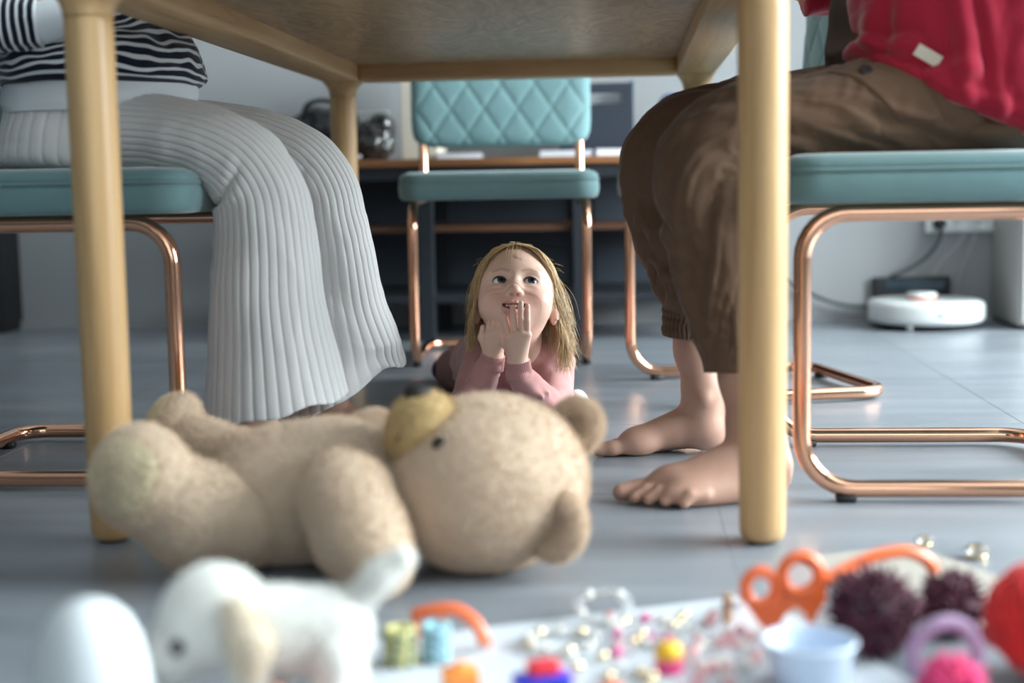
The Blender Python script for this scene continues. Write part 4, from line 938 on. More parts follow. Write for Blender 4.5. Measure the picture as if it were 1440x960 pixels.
    for b in (-1, 1): E2((b*.082, -.004, -.026), (.022, .024, .032), .004, 'sub')
    cap_ = s.mesh(1); Vs = [cap_[0]]; Fs = [cap_[1]]; cs = [np.tile((.36, .225, .10), (len(cap_[0]), 1))]; n = len(cap_[0])
    rng = np.random.default_rng(11); g0 = M.T @ np.array((0, 0, -1.)); NS = 3400
    for i in range(NS):
        b = 1 if rng.random() < .5 else -1; y0 = rng.uniform(-.088, .054); y0 = y0 if rng.random() < .7 else rng.uniform(.025, .058)
        front = np.clip((y0+.02)/.07, 0, 1); amax = math.radians(rng.uniform(74, 100)); a0 = math.radians(rng.uniform(-3, 14)) if rng.random() < .6 else math.radians(rng.uniform(10, 60))
        lift = 1+rng.uniform(-.03, .04); pts = []; m_ = 9
        back = (rng.uniform(.45, 1.05)*.060 if b > 0 else rng.uniform(.15, .95)*.052)*front
        for t in np.linspace(0, 1, m_):
            a = a0+(amax-a0)*t; yy = y0-back*(math.sin(a)**1.6); sc = math.sqrt(max(1-((yy+.017)/.0865)**2, .04)); pts.append(np.array((b*.0755*sc*math.sin(a)*(lift-(.18*rng.random() if i % 3 == 0 else 0)*t), yy, .025+.0800*sc*math.cos(a)*(1+abs(lift-1)*.6))))
        ln = rng.uniform(.045, .085) if b < 0 else rng.uniform(.06, .125)
        ln *= .65+.35*(1-front)
        d = pts[-1]-pts[-2]; d /= np.linalg.norm(d); p = pts[-1].copy(); ph = rng.uniform(0, 6.3); wv = rng.uniform(.0, .35); out = np.array((b*rng.uniform(.02, .35), -.05, 0))*(1.2 if b > 0 else .5)
        for j in range(8):
            d = d*.72+(g0+out+wv*np.array((math.sin(ph+j*.9), math.cos(ph+j*.8), 0)))*.28; d /= np.linalg.norm(d); p = p+d*ln/8
            # keep off the ears and the face
            ea = (p-np.array((b*.072, -.008, -.022)))/np.array((.013, .022, .030)); r_ = np.linalg.norm(ea)
            if r_ < 1 and b > 0: p = p+np.array((0, -.014, 0))*(1-r_)
            cr = (p-np.array((0, -.005, -.015)))/np.array((.070, .080, .085)); r_ = np.linalg.norm(cr)
            if r_ < 1: p = np.array((0, -.005, -.015))+cr/r_*np.array((.070, .080, .085))
            pts.append(p.copy())
        PW = C+np.array(pts) @ M.T; r0 = rng.uniform(.00045, .00085); rr = np.linspace(1, .35, len(PW))*r0
        v, f = tube(PW, rr, 3, cap=False); f = np.array(f); Vs.append(v); Fs.append(f+n); n += len(v)
        br = rng.uniform(.75, 1.3); c0 = np.array((.52, .355, .18)) if rng.random() < .6 else np.array((.40, .245, .105)); cs.append(np.tile(c0*br, (len(v), 1)))
    # front curtains: from the crown over the temples, down past (or behind) the ears
    for i in range(900):
        b = 1 if i % 2 else -1; j = lambda q: rng.normal(0, q); fw = rng.uniform(0, 1)
        if b < 0: pts = [(b*abs(j(.008)), .030+.028*fw, .092-.016*fw), (b*(.036+j(.003)), .030+.030*fw, .074-.010*fw), (b*(.058+j(.002)), .020+.028*fw, .036-.004*fw), (b*(.0665+j(.002)), .008+.026*fw, -.004), (b*(.0745+j(.002)), -.004+.020*fw+j(.004), -.042), (b*(.077+j(.004)), -.010+.012*fw+j(.006), -.070-rng.uniform(0, .035))]
        else: pts = [(b*abs(j(.008)), .030+.028*fw, .092-.016*fw), (b*(.036+j(.003)), .030+.030*fw, .074-.010*fw), (b*(.059+j(.002)), .018+.024*fw, .036-.004*fw), (b*(.070+j(.002)), .000+.014*fw, .004), (b*(.0785+j(.002)), -.024+.006*fw+j(.003), -.030), (b*(.086+j(.004)), -.030+j(.006), -.065), (b*(.092+j(.010)), -.034+j(.010), -.085-rng.uniform(0, .05))]
        PW = C+catmull(pts, 18) @ M.T; r0 = rng.uniform(.0004, .0008); v, f = tube(PW, np.linspace(1, .35, 18)*r0, 3, cap=False); f = np.array(f); Vs.append(v); Fs.append(f+n); n += len(v)
        cs.append(np.tile((np.array((.56, .385, .20)) if rng.random() < .65 else np.array((.42, .26, .115)))*rng.uniform(.75, 1.3), (len(v), 1)))
    # a few loose strands across the forehead and flyaways
    for i in range(22):
        if i < 9:
            x = rng.uniform(-.03, .02); pts = [(x*.3, .02, .100), (x*.6, .052, .083), (x*.9, .068, .055), (x*1.0+rng.uniform(-.006, .006), .0715, rng.uniform(.012, .038))]
        else:
            a = rng.uniform(-1.3, 1.3); rr_ = .078; p0 = np.array((rr_*math.sin(a)*.95, -.01, .024+rr_*math.cos(a))); dv = np.array((math.sin(a)+rng.uniform(-.6, .6), rng.uniform(-.3, .5), math.cos(a))); pts = [p0, p0+dv*.006+np.array((.006*np.sign(a), 0, 0)), p0+dv*.008+np.array((.014*np.sign(a), 0, -.006))]
        PW = C+catmull(pts, 10) @ M.T; v, f = tube(PW, .00032, 3, cap=False); f = np.array(f); Vs.append(v); Fs.append(f+n); n += len(v); cs.append(np.tile((.55, .40, .24), (len(v), 1)))
    part('hair', (np.vstack(Vs), np.vstack(Fs)), M_BL, o, True, base, col=np.vstack(cs))
    # ---------------- clothes
    M_PINK = mat('dusty_pink_knit', (.53, .275, .265), .92, spec=.15, sheen=.35, bump=(650, .3, .0006), var=(30, .05))
    s = SDF((-.45, 2.40, -.005), (-.05, 3.06, .215), .0026)
    s.chain([(-.202, 2.632, .118), (-.245, 2.78, .085), (-.295, 2.93, .078)], [.068, .074, .074], .03); s.chain([(-.265, 2.612, .126), (-.138, 2.612, .126)], [.040, .040], .03)
    e1 = np.array((-.130, 2.507, .037)); e2 = np.array((-.290, 2.507, .037)); c1 = w1+np.array((.002, .004, -.014)); c2 = w2+np.array((-.004, .004, -.012))
    s.chain([(-.138, 2.612, .122), e1, c1], [.040, .0355, .0225], .012); s.chain([(-.268, 2.612, .122), e2, c2], [.040, .0355, .0225], .012)
    # folds gathered at the elbows and along the forearms
    for el, cu, sg in ((e1, c1, 1), (e2, c2, -1)):
        for t, ry in ((.10, .5), (.26, -.4), (.42, .6), (.60, -.5)):
            p = el+(cu-el)*t; ax = np.array((sg*.9, -.3, ry)); ax /= np.linalg.norm(ax); rr_ = .032*(1-t)+.020*t; cdir = np.array((0, -1., .15)); s.cone(p+cdir*rr_-ax*.020, p+cdir*rr_+ax*.020, .0028, .0045, .016)
    s.ell((-.200, 2.575, .200), (.044, .048, .052), None, .01, 'sub'); s.noise(.0035, 26, 5); s.noise(.0018, 60, 6); s.cut(2, .002)
    cd = P('cardigan', s.mesh(), M_PINK)
    def cuff(w_, c_):
        d = (w_-c_)/np.linalg.norm(w_-c_); a = c_-d*.006; b_ = w_+d*.002
        return loft([(*a, .0225, .0232), (*(a*.5+b_*.5), .0216, .0224), (*b_, .0208, .0218)], 16, 200, ref=(0, 1, 0), disp=lambda th, s_, P_: .0008*np.cos(th*40), caps=(True, True))
    P('ribbed_cuff', cuff(w1+np.array((0, .001, .006)), c1), M_PINK, cd); P('ribbed_cuff', cuff(w2+np.array((0, .001, .006)), c2), M_PINK, cd)
    P('placket', tube(catmull([(-.226, 2.572, .172), (-.215, 2.560, .150), (-.207, 2.556, .12), (-.203, 2.558, .085)], 20), .0045, 8), M_PINK, cd)
    for z_ in (.135, .105): P('button', xf(lathe([(0, -.001), (.0042, -.001), (.0046, .0005), (.004, .0015), (0, .001)], 16, 'y'), (-.208, 2.5505, z_)), mat('pearl_button', (.7, .62, .58), .2), cd)
    s = SDF((-.42, 2.86, -.005), (-.20, 3.24, .17), .004)
    s.chain([(-.295, 2.91, .075), (-.300, 2.97, .070)], [.066, .066], .02); s.chain([(-.325, 2.96, .068), (-.375, 3.09, .046), (-.405, 3.17, .040)], [.058, .044, .032], .02); s.chain([(-.275, 2.96, .068), (-.28, 3.10, .046), (-.285, 3.20, .038)], [.058, .044, .032], .02); s.noise(.004, 30, 8); s.cut(2, .002)
    P('leggings', s.mesh(), mat('mauve_jersey', (.30, .15, .13), .9))
    for c_ in ((-.415, 3.19), (-.285, 3.225)):
        s = SDF((c_[0]-.05, c_[1]-.06, -.002), (c_[0]+.05, c_[1]+.12, .08), .0035); s.chain([(*c_, .036), (c_[0]-.003, c_[1]+.025, .032), (c_[0]-.006, c_[1]+.075, .024)], [.027, .027, .021], .01); s.cut(2, .001); P('sock', s.mesh(), mat('plum_sock', (.055, .025, .055), .9))
    s = SDF((-.16, 2.50, -.005), (-.02, 2.72, .10), .0035); s.chain([(-.125, 2.62, .05), (-.092, 2.59, .055), (-.078, 2.585, .045)], [.022, .018, .006], .012); s.chain([(-.11, 2.63, .03), (-.072, 2.60, .035)], [.028, .010], .015); s.noise(.004, 40, 3); s.cut(2, .001)
    P('shirt_tail', s.mesh(), mat('white_cotton', (.75, .73, .70), .9))
child()

# ================================================================== plush toys
def plush(name, c, var=.12, bump_s=300):
    return mat(name, c, .95, spec=.1, sheen=.6, bump=(bump_s, .35, .002), var=(25, var*.5))
M_BEAR = plush('beige_plush', (.56, .435, .325)); M_BEARY = plush('golden_plush', (.50, .36, .18), .3); M_PAD = plush('pale_yellow_plush', (.58, .505, .365), .3); M_NOSE = mat('black_velour', (.012, .011, .013), .6)
def ball_geo(r, n=14, c=(0, 0, 0)):
    return lathe([(0, -r)]+[(r*math.sin(a), -r*math.cos(a)) for a in np.linspace(.25, PI-.25, n)]+[(0, r)], 2*n, c=c)
def soft(lo, hi, h, fn, seed=1, amp=.0022, cut0=True):
    s = SDF(lo, hi, h); fn(s); s.noise(amp*.25, 60, seed); s.noise(amp*.35, 190, seed+1)
    if cut0: s.cut(2, .0008)
    return s.mesh(1)
def fur(par, geo, m, n, ln, wd, base, seed):
    """short pile: thin tapering fibres standing on the plush surface"""
    V, F = geo[0], geo[1]; rng = np.random.default_rng(seed); A = np.linalg.norm(np.cross(V[F[:, 2]]-V[F[:, 0]], V[F[:, 3]]-V[F[:, 1]]), axis=1); N = normals(V, F)
    i = rng.choice(len(F), n, p=A/A.sum()); a, b = rng.random(n)[:, None], rng.random(n)[:, None]
    Q = lambda X: (X[F[i, 0]]*(1-a)+X[F[i, 1]]*a)*(1-b)+(X[F[i, 3]]*(1-a)+X[F[i, 2]]*a)*b
    p = Q(V); nn = Q(N); nn /= np.linalg.norm(nn, axis=1, keepdims=True); keep = p[:, 2] > .004; p = p[keep]; nn = nn[keep]; k = len(p)
    d = nn+rng.normal(size=(k, 3))*.45; d /= np.linalg.norm(d, axis=1, keepdims=True); s = np.cross(d, rng.normal(size=(k, 3))); s /= np.linalg.norm(s, axis=1, keepdims=True); L = ln*rng.uniform(.6, 1.2, (k, 1))
    tip = p+d*L; tip[:, 2] = np.maximum(tip[:, 2], .001); W_ = np.stack([p-s*wd, p+s*wd, tip], 1).reshape(-1, 3)
    c = np.array(m.node_tree.nodes['Principled BSDF'].inputs['Base Color'].default_value[:3]); fm = mat(m.name+'_pile', tuple(np.minimum(c*1.28, .9)), 1., spec=0.)
    o = part('fur_pile', (W_, np.arange(3*k).reshape(-1, 3)), fm, par, False, base); o['kind'] = 'stuff'
def bear():
    base = np.array((-.36, 1.66, 0)); o = thing('teddy_bear', 'large beige teddy bear lying on its back on the floor', 'teddy bear', base); h = .003
    def P(n, g, m, par=o):
        q = part(n, g, m, par, True, base)
        if n in ('torso', 'head', 'arm', 'leg', 'muzzle', 'ear', 'foot_pad'): fur(q, g, m, {'torso': 26000, 'head': 34000, 'arm': 15000, 'leg': 16000}.get(n, 7000), .0060, .00042, base, len(n))
        return q
    P('torso', soft((-.53, 1.56, -.01), (-.22, 1.80, .19), h, lambda s: (s.ell((-.385, 1.682, .081), (.118, .092, .083)), s.ell((-.345, 1.682, .088), (.09, .088, .080), k=.03), s.ell((-.430, 1.682, .076), (.075, .09, .077), k=.03))), M_BEAR)
    hc = np.array((-.163, 1.665, .1005)); hd = P('head', soft(hc-.15, hc+.15, h, lambda s: (s.ell(hc, (.116, .110, .1015)), s.ell(hc+(-.02, -.02, -.012), (.095, .095, .085), k=.04)), 4), M_BEAR)
    md = np.array((-.080, -.030, .062)); md /= np.linalg.norm(md)
    mz = hc+np.array((-.076, -.030, .058)); P('muzzle', soft(mz-.07, mz+.07, h, lambda s: (s.ell(mz, (.044, .043, .045)), s.ell(mz+np.array((.004, -.004, .022)), (.034, .034, .030), k=.02)), 6), M_BEARY, hd)
    P('nose', soft(mz+np.array((-.04, -.05, .02)), mz+np.array((.04, .04, .08)), .002, lambda s: s.ell(mz+np.array((-.004, -.006, .0530)), (.0170, .0155, .0105)), 2, .0004), M_NOSE, hd)
    P('mouth_seam', tube(catmull([mz+np.array((-.010, -.026, .040)), mz+np.array((-.018, -.036, .020)), mz+np.array((-.026, -.036, .000))], 10), .0016, 6), M_NOSE, hd)
    for e in ((-.213, 1.582, .158), (-.215, 1.745, .150)): P('eye', ball_geo(.0095, 10, e), mat('black_glass_eye', (.005, .005, .006), .08), hd)
    def ear(c, n, R, name_seed):
        c = np.array(c); n = np.array(n, float); n /= np.linalg.norm(n); a = np.cross(n, (0, 0, 1)); a /= np.linalg.norm(a); Rm = np.stack([n, a, np.cross(n, a)], 1)
        return soft(c-.07, c+.07, .0028, lambda s: (s.ell(c, (R*.45, R, R), Rm), s.ell(c+n*R*.52, (R*.42, R*.66, R*.66), Rm, .008, 'sub')), name_seed)
    P('ear', ear((-.062, 1.705, .158), (-.35, -.9, .25), .036, 8), M_BEAR, hd); P('ear', ear((-.082, 1.592, .062), (-.55, -.8, .25), .042, 9), M_BEAR, hd)
    P('arm', soft((-.42, 1.44, -.01), (-.20, 1.68, .19), h, lambda s: s.chain([(-.335, 1.612, .112), (-.318, 1.572, .095), (-.296, 1.532, .064), (-.276, 1.512, .041)], [.040, .051, .049, .0405], .02), 11), M_BEAR)
    P('arm', soft((-.42, 1.66, .05), (-.20, 1.84, .20), h, lambda s: s.chain([(-.350, 1.755, .118), (-.315, 1.735, .133), (-.285, 1.725, .125)], [.040, .036, .034], .02), 13), M_BEAR)
    def leg(chain_, R_, fc, fr, fn, pr, seed):
        fc = np.array(fc); fn = np.array(fn, float); fn /= np.linalg.norm(fn); a = np.cross(fn, (0, 0, 1)); a /= np.linalg.norm(a); Rm = np.stack([fn, a, np.cross(fn, a)], 1); A = np.array(chain_+[tuple(fc)])
        l = P('leg', soft(A.min(0)-.09, A.max(0)+.09, h, lambda s: (s.chain(chain_+[tuple(fc)], R_, .025), s.ell(fc, fr, Rm, .015)), seed), M_BEAR)
        pc = fc+fn*fr[0]*.62; P('foot_pad', soft(pc-.075, pc+.075, h, lambda s: s.ell(pc, (fr[0]*.5, pr, pr), Rm), seed+1), M_PAD, l)
    leg([(-.455, 1.625, .062), (-.505, 1.612, .066)], [.058, .060, .046], (-.566, 1.590, .119), (.046, .062, .063), (-.22, -.95, .22), .045, 15)
    leg([(-.47, 1.745, .105), (-.54, 1.775, .112)], [.042, .036, .030], (-.597, 1.818, .142), (.030, .040, .046), (-.85, -.2, .5), .032, 18)
bear()
def puppy():
    base = np.array((-.31, 1.14, 0)); o = thing('toy_dog', 'small white plush dog with a raised tail beside the white dome pot', 'toy dog', base); m = plush('white_plush', (.74, .72, .68), .05); m2 = plush('cream_plush', (.66, .58, .47), .06)
    def P(n, g, mm, par=o):
        q = part(n, g, mm, par, True, base)
        if n not in ('eye', 'nose'): fur(q, g, mm, {'body': 8000, 'head': 10000}.get(n, 3000), .005, .0004, base, len(n))
        return q
    h = .0025
    P('body', soft((-.34, 1.07, .0), (-.20, 1.24, .14), h, lambda s: (s.chain([(-.305, 1.15, .078), (-.255, 1.165, .074)], [.037, .036], .02),), 21), m)
    hd = P('head', soft((-.43, 1.05, .02), (-.28, 1.23, .16), h, lambda s: (s.ell((-.347, 1.14, .094), (.044, .043, .042)), s.ell((-.382, 1.122, .066), (.028, .026, .022), k=.015)), 23), m)
    P('nose', ball_geo(.0110, 8, (-.4040, 1.103, .0755)), M_NOSE, hd); P('eye', ball_geo(.0065, 8, (-.3675, 1.0995, .0800)), mat('black_glass_eye'), hd); P('eye', ball_geo(.0048, 8, (-.385, 1.152, .082)), mat('black_glass_eye'), hd)
    P('ear', soft((-.36, 1.06, .01), (-.28, 1.14, .13), h, lambda s: s.chain([(-.318, 1.106, .108), (-.306, 1.100, .084), (-.309, 1.100, .062)], [.012, .015, .011], .01), 25), m2, hd); P('ear', soft((-.36, 1.15, .01), (-.28, 1.23, .13), h, lambda s: s.chain([(-.335, 1.180, .104), (-.332, 1.190, .078), (-.336, 1.190, .054)], [.013, .017, .013], .01), 26), m2, hd)
    for p in ((-.315, 1.128), (-.315, 1.178), (-.247, 1.140), (-.247, 1.192)): P('leg', soft((p[0]-.05, p[1]-.04, -.01), (p[0]+.04, p[1]+.04, .09), h, lambda s: s.chain([(p[0], p[1], .062), (p[0], p[1], .02), (p[0]-.012, p[1]-.003, .013)], [.020, .015, .014], .01), 27), m)
    P('tail', soft((-.26, 1.12, .06), (-.15, 1.24, .17), h, lambda s: s.chain([(-.232, 1.17, .098), (-.212, 1.175, .119), (-.192, 1.18, .134)], [.013, .012, .009], .01), 28), m)
puppy()
o = thing('dome_pot', 'tall white dome-topped plastic pot beside the plush dog', 'pot', (-.414, 1.030, 0)); part('shell', xf(lathe([(0, .001), (.046, .001), (.050, .005), (.050, .020), (.047, .060), (.0435, .088), (.0395, .108), (.032, .124), (.021, .135), (.010, .1395), (0, .1405)], 48), (0, 0, 0)), mat('matt_white_plastic', (.66, .70, .73), .55), o); part('foot_ring', lathe([(.045, 0), (.0515, 0), (.0515, .006), (.0500, .0065)], 48), mat('white_plastic_rim', (.6, .64, .67), .5), o)

# ================================================================== craft things on the floor
pc = np.array((-.285, 1.345)); d1 = np.array((.917, .398)); d2 = np.array((.398, -.917))
o = part('paper_sheet', join(*[(np.array([[*(pc+d1*a+d2*b_), z] for z in (.0003, .0012) for a, b_ in ((0, 0), (.46, 0), (.46, .40), (0, .40))])-np.array((0, 1.3, 0)), [(3, 2, 1, 0), (4, 5, 6, 7), (0, 1, 5, 4), (1, 2, 6, 5), (2, 3, 7, 6), (3, 0, 4, 7)])]), mat('bluish_white_paper', (.56, .60, .65), .6), smooth=False); o.location = (0, 1.3, 0); tag(o, 'large white sheet of paper spread under the beads', 'paper')
pf = np.array((.345, 1.745)); f1 = np.array((.436, -.90)); f2 = np.array((-.90, -.436))
o = part('felt_sheet', (np.array([[*(pf+f1*a+f2*b_), z] for z in (.0004, .0030) for a, b_ in ((0, 0), (.34, 0), (.34, .16), (0, .16))])-np.array((.3, 1.6, 0)), [(0, 1, 2, 3), (7, 6, 5, 4), (4, 5, 1, 0), (5, 6, 2, 1), (6, 7, 3, 2), (7, 4, 0, 3)]), mat('taupe_felt', (.36, .33, .29), .95), smooth=False); o.location = (.3, 1.6, 0); tag(o, 'taupe felt sheet under the yarn pompoms', 'felt')

M_ORANGE = mat('orange_plastic', (.95, .17, .045), .35, coat=.3)
def play_glasses():
    b = np.array((.186, 1.40, 0)); o = thing('play_glasses', 'orange plastic party glasses with loop ears standing on the felt', 'glasses', b, .12)
    t = .006
    def ring(cx_, cz, rx, rz, r): a = 2*PI*np.arange(36)/36; return tube(np.stack([cx_+rx*np.cos(a), 0*a, cz+rz*np.sin(a)], 1), r, 10, closed=True)
    part('ear_loop', ring(-.056, .048, .0155, .0165, .006), M_ORANGE, o); part('ear_loop', ring(-.016, .060, .0185, .0185, .0065), M_ORANGE, o)
    poly = [(-.074, .042), (-.060, .0345), (-.046, .036), (-.034, .044), (-.020, .046), (-.004, .050), (.010, .056), (.010, .034), (.000, .020), (-.006, .006), (-.013, .022), (-.022, .028), (-.032, .020), (-.040, .005), (-.050, .004), (-.060, .015), (-.070, .030)]
    V = np.array([(x, y, z) for y in (-t/2, t/2) for x, z in poly]); n = len(poly); F = [tuple(range(n)), tuple(range(2*n-1, n-1, -1))]+[((i+1) % n, i, n+i, n+(i+1) % n) for i in range(n)]
    part('front_frame', (V, F), M_ORANGE, o, False)
    part('temple_arm', (tube(catmull([(.006, 0, .052), (.035, .012, .062), (.075, .022, .073), (.103, .028, .072), (.124, .032, .060), (.130, .033, .050)], 24), .0065, 10)), M_ORANGE, o)
    part('temple_arm', (tube(catmull([(-.068, .002, .036), (-.062, .045, .024), (-.055, .085, .012), (-.052, .105, .008)], 18), .005, 10)), M_ORANGE, o)
    part('foot_tip', (tube([(-.045, 0, .0035), (-.010, 0, .0035)], .0035, 8)), M_ORANGE, o)
play_glasses()

def yarn(name, label, cat, c, R, mcore, n, ln, thick, seed, flat=1.0):
    rng = np.random.default_rng(seed); b = np.array((c[0], c[1], 0)); o = thing(name, label, cat, b)
    part('core', ball_geo(R*.72, 12, (0, 0, c[2])), mcore, o); Vs = []; Fs = []; k = 0
    for i in range(n):
        d = rng.normal(size=3); d /= np.linalg.norm(d); e = rng.normal(size=3)*.5; p0 = d*R*.6; p1 = d*R*.88+e*R*.10; p2 = d*R*rng.uniform(.95, 1.08)+e*R*.28
        P_ = np.array([p0, p1, p2])*np.array((1, 1, flat))+np.array((0, 0, c[2])); P_[:, 2] = np.maximum(P_[:, 2], thick)
        v, f = tube(P_, [thick, thick, thick*.6], 5); Vs.append(v); Fs += [tuple(int(j)+k for j in q) for q in f]; k += len(v)
    y = part('yarn_tufts', (np.vstack(Vs), Fs), mcore, o); y['kind'] = 'stuff'
    return o
M_BURG = mat('burgundy_yarn', (.085, .008, .030), .95, sheen=.4, var=(80, .3)); M_CRIM = mat('red_yarn', (.72, .022, .02), .9, sheen=.4, var=(40, .2)); M_HOT = mat('hot_pink_yarn', (.90, .06, .25), .9, sheen=.4); M_LILAC = mat('lilac_yarn', (.50, .34, .52), .9, sheen=.4, var=(60, .2))
yarn('yarn_pompom', 'large burgundy yarn pompom in front of the orange glasses', 'pompom', (.232, 1.345, .038), .041, M_BURG, 420, 1, .0024, 3); yarn('yarn_pompom', 'smaller ragged burgundy yarn pompom on the felt', 'pompom', (.318, 1.40, .030), .032, M_BURG, 300, 1, .0022, 4)
yarn('yarn_pompom', 'hot pink yarn pompom beside the lilac ring', 'pompom', (.270, 1.185, .024), .025, M_HOT, 260, 1, .0022, 5)
def yarn_ball():
    b = np.array((.372, 1.275, 0)); o = thing('yarn_ball', 'bright red ball of wool beside the burgundy pompoms', 'yarn ball', b); R = .052; part('core', ball_geo(R*.95, 16, (0, 0, R)), M_CRIM, o); rng = np.random.default_rng(9)
    for i in range(26):
        n_ = rng.normal(size=3); n_ /= np.linalg.norm(n_); a = np.cross(n_, (0, 0, 1.)) if abs(n_[2]) < .9 else np.array((1., 0, 0)); a /= np.linalg.norm(a); c = np.cross(n_, a); t = 2*PI*np.arange(40)/40; off = rng.uniform(-.35, .35)*R; rr = math.sqrt(R*R-off*off)
        P_ = np.cos(t)[:, None]*a*rr+np.sin(t)[:, None]*c*rr+n_*off; P_ = P_*(.955+.04*rng.random())+np.array((0, 0, R+.002)); part('strand', tube(P_, .0026, 6, closed=True), M_CRIM, o)
yarn_ball()
o = thing('yarn_ring', 'lilac yarn ring standing between the pompoms', 'yarn ring', (.276, 1.235, 0)); a = 2*PI*np.arange(48)/48
part('ring_core', tube(np.stack([.028*np.cos(a), .004*np.sin(2*a), .0352+.028*np.sin(a)], 1), .0065, 12, closed=True), M_LILAC, o)
for i in range(40):
    t = 2*PI*i/40; c = np.array((.028*math.cos(t), .004*math.sin(2*t), .0352+.028*math.sin(t))); rd = np.array((math.cos(t), 0, math.sin(t))); q = 2*PI*np.arange(10)/10; P_ = c+.0062*(np.cos(q)[:, None]*rd+np.sin(q)[:, None]*np.array((0, 1, 0))+.35*np.sin(q)[:, None]*np.array((-rd[2], 0, rd[0]))*.5); part('wrap', tube(P_, .0014, 5, closed=True), M_LILAC, o)
o = thing('plastic_cup', 'pale ice-blue plastic cup in front of the burgundy pompom', 'cup', (.160, 1.245, 0)); part('cup_wall', lathe([(0, .001), (.030, .001), (.0325, .004), (.0395, .041), (.0405, .043), (.0390, .0435), (.0375, .041), (.031, .006), (0, .005)], 48), mat('ice_blue_plastic', (.62, .72, .88), .35), o); part('cup_rim', lathe([(.0392, .040), (.0418, .041), (.0420, .0435), (.0405, .0450), (.0388, .0438)], 48), mat('ice_blue_rim', (.68, .77, .90), .3), o)

def gem(loc, r, col, label, trans=.95):
    o = thing('glass_gem', label, 'gem', (loc[0], loc[1], loc[2])); m = mat('gem_%d_%d' % (int(col[0]*99), int(col[2]*99)), col, .02, trans=trans)
    part('facets', lathe([(0, 0), (r*.35, .0002), (r, r*.55), (r*1.0, r*.72), (r*.6, r*1.05), (0, r*1.06)], 8), m, o, False); part('setting', lathe([(r*.36, 0), (r*.62, 0), (r*.80, r*.36), (r*.66, r*.18)], 16), mat('gold_setting', (.85, .62, .28), .25, 1), o)
gem((.360, 1.735, .003), .012, (.95, .97, 1), 'clear faceted gem at the corner of the felt'); gem((.412, 1.690, 0), .016, (.94, .96, 1), 'large clear faceted gem beside the felt')

M_CLEAR = mat('clear_glass_bead', (.96, .97, .97), .03, trans=.9); M_GOLD = mat('pale_gold_bead', (.80, .66, .42), .2, 1.); M_PEARL = mat('pearl_bead', (.80, .77, .72), .18, coat=.6); M_ROSE = mat('rose_bead', (.72, .36, .38), .25, coat=.4); M_MAG = mat('magenta_bead', (.72, .10, .32), .3)
def bead_mesh(r, m, nm): me = mk_mesh('bead', *ball_geo(r, 8)); me.materials.append(m); return me
BM = {k: bead_mesh(.0055, m, k) for k, m in (('c', M_CLEAR), ('g', M_GOLD), ('p', M_PEARL), ('r', M_ROSE), ('m', M_MAG))}
def bracelet(c, R, pat, label, tilt=0., z=.0068):
    o = thing('bead_bracelet', label, 'bracelet', (c[0], c[1], .0012)); n = int(2*PI*R/.0112)
    a = 2*PI*np.arange(60)/60; f = lambda t: (R*np.cos(t), R*.9*np.sin(t), .0056+tilt*R*(1+np.sin(t)))
    part('elastic_cord', tube(np.stack(f(a), 1), .0008, 5, closed=True), mat('clear_cord', (.7, .7, .7), .3), o)
    for i in range(n): obj('bead', BM[pat[i % len(pat)]], None, o, tuple(float(v) for v in f(2*PI*i/n)))
bracelet((-.066, 1.350), .034, 'cpcg', 'clear and pearl bead bracelet at the paper\'s far edge')
bracelet((-.026, 1.432), .026, 'ccp', 'all-clear glass bead bracelet lying highest on the paper', .35)
bracelet((.016, 1.372), .030, 'cgpcm', 'clear, gold and magenta bead bracelet on the paper', .12)
bracelet((.088, 1.300), .030, 'rcpr', 'rose and clear bead bracelet near the ice-blue cup', .1)
rng = np.random.default_rng(21)
kinds = [('c', 'clear glass'), ('p', 'pearl'), ('r', 'rose'), ('g', 'pale gold'), ('m', 'magenta')]
spots = []
while len(spots) < 46:
    x, y = rng.uniform(-.06, .125), rng.uniform(1.205, 1.44); v = np.array((x, y))-pc
    if not (.012 < v@d1 < .45 and .012 < v@d2 < .38): continue
    if any((x-q[0])**2+(y-q[1])**2 < .0135**2 for q in spots): continue
    if any(abs(math.hypot((x-c[0]), (y-c[1])/.9)-R) < .014 for c, R in (((-.066, 1.350), .034), ((-.026, 1.432), .026), ((.016, 1.372), .030), ((.088, 1.300), .030))): continue
    if math.hypot(x-.16, y-1.245) < .055 or math.hypot(x-.036, y-1.275) < .028 or math.hypot(x+.077, y-1.215) < .04 or math.hypot(x+.016, y-1.205) < .025: continue
    spots.append((x, y))
for i, (x, y) in enumerate(spots):
    k_, nm = kinds[int(rng.integers(0, 5)) if x < .06 else (2 if rng.random() < .6 else int(rng.integers(0, 3)))]
    q = obj('loose_bead', BM[k_], None, None, (x, y, .0012+.0055)); tag(q, 'loose round %s bead scattered on the white paper' % nm, 'bead', 'loose %s beads' % nm)
o = thing('toy_eraser', 'yellow and hot pink two-tone round eraser on the paper', 'eraser', (.036, 1.275, .0012)); part('base_half', lathe([(0, 0), (.010, 0), (.0125, .003), (.0132, .013), (.0132, .0145), (0, .0146)], 28), mat('hot_pink_rubber', (.90, .08, .28), .5), o); part('top_half', lathe([(0, .0146), (.0130, .0146), (.0126, .022), (.010, .027), (.005, .029), (0, .0293)], 28), mat('yellow_rubber', (.95, .55, .03), .5), o)
o = thing('toy_car', 'tiny blue toy car with a red roof on the paper', 'toy car', (-.077, 1.215, .0012), .3); M_BLU = mat('blue_plastic', (.03, .05, .62), .3); part('chassis', rbox((-.026, -.013, .005), (.026, .013, .019), .004, 3), M_BLU, o); part('roof', rbox((-.014, -.011, .0185), (.016, .011, .031), .005, 3), mat('red_plastic', (.75, .03, .05), .3), o)
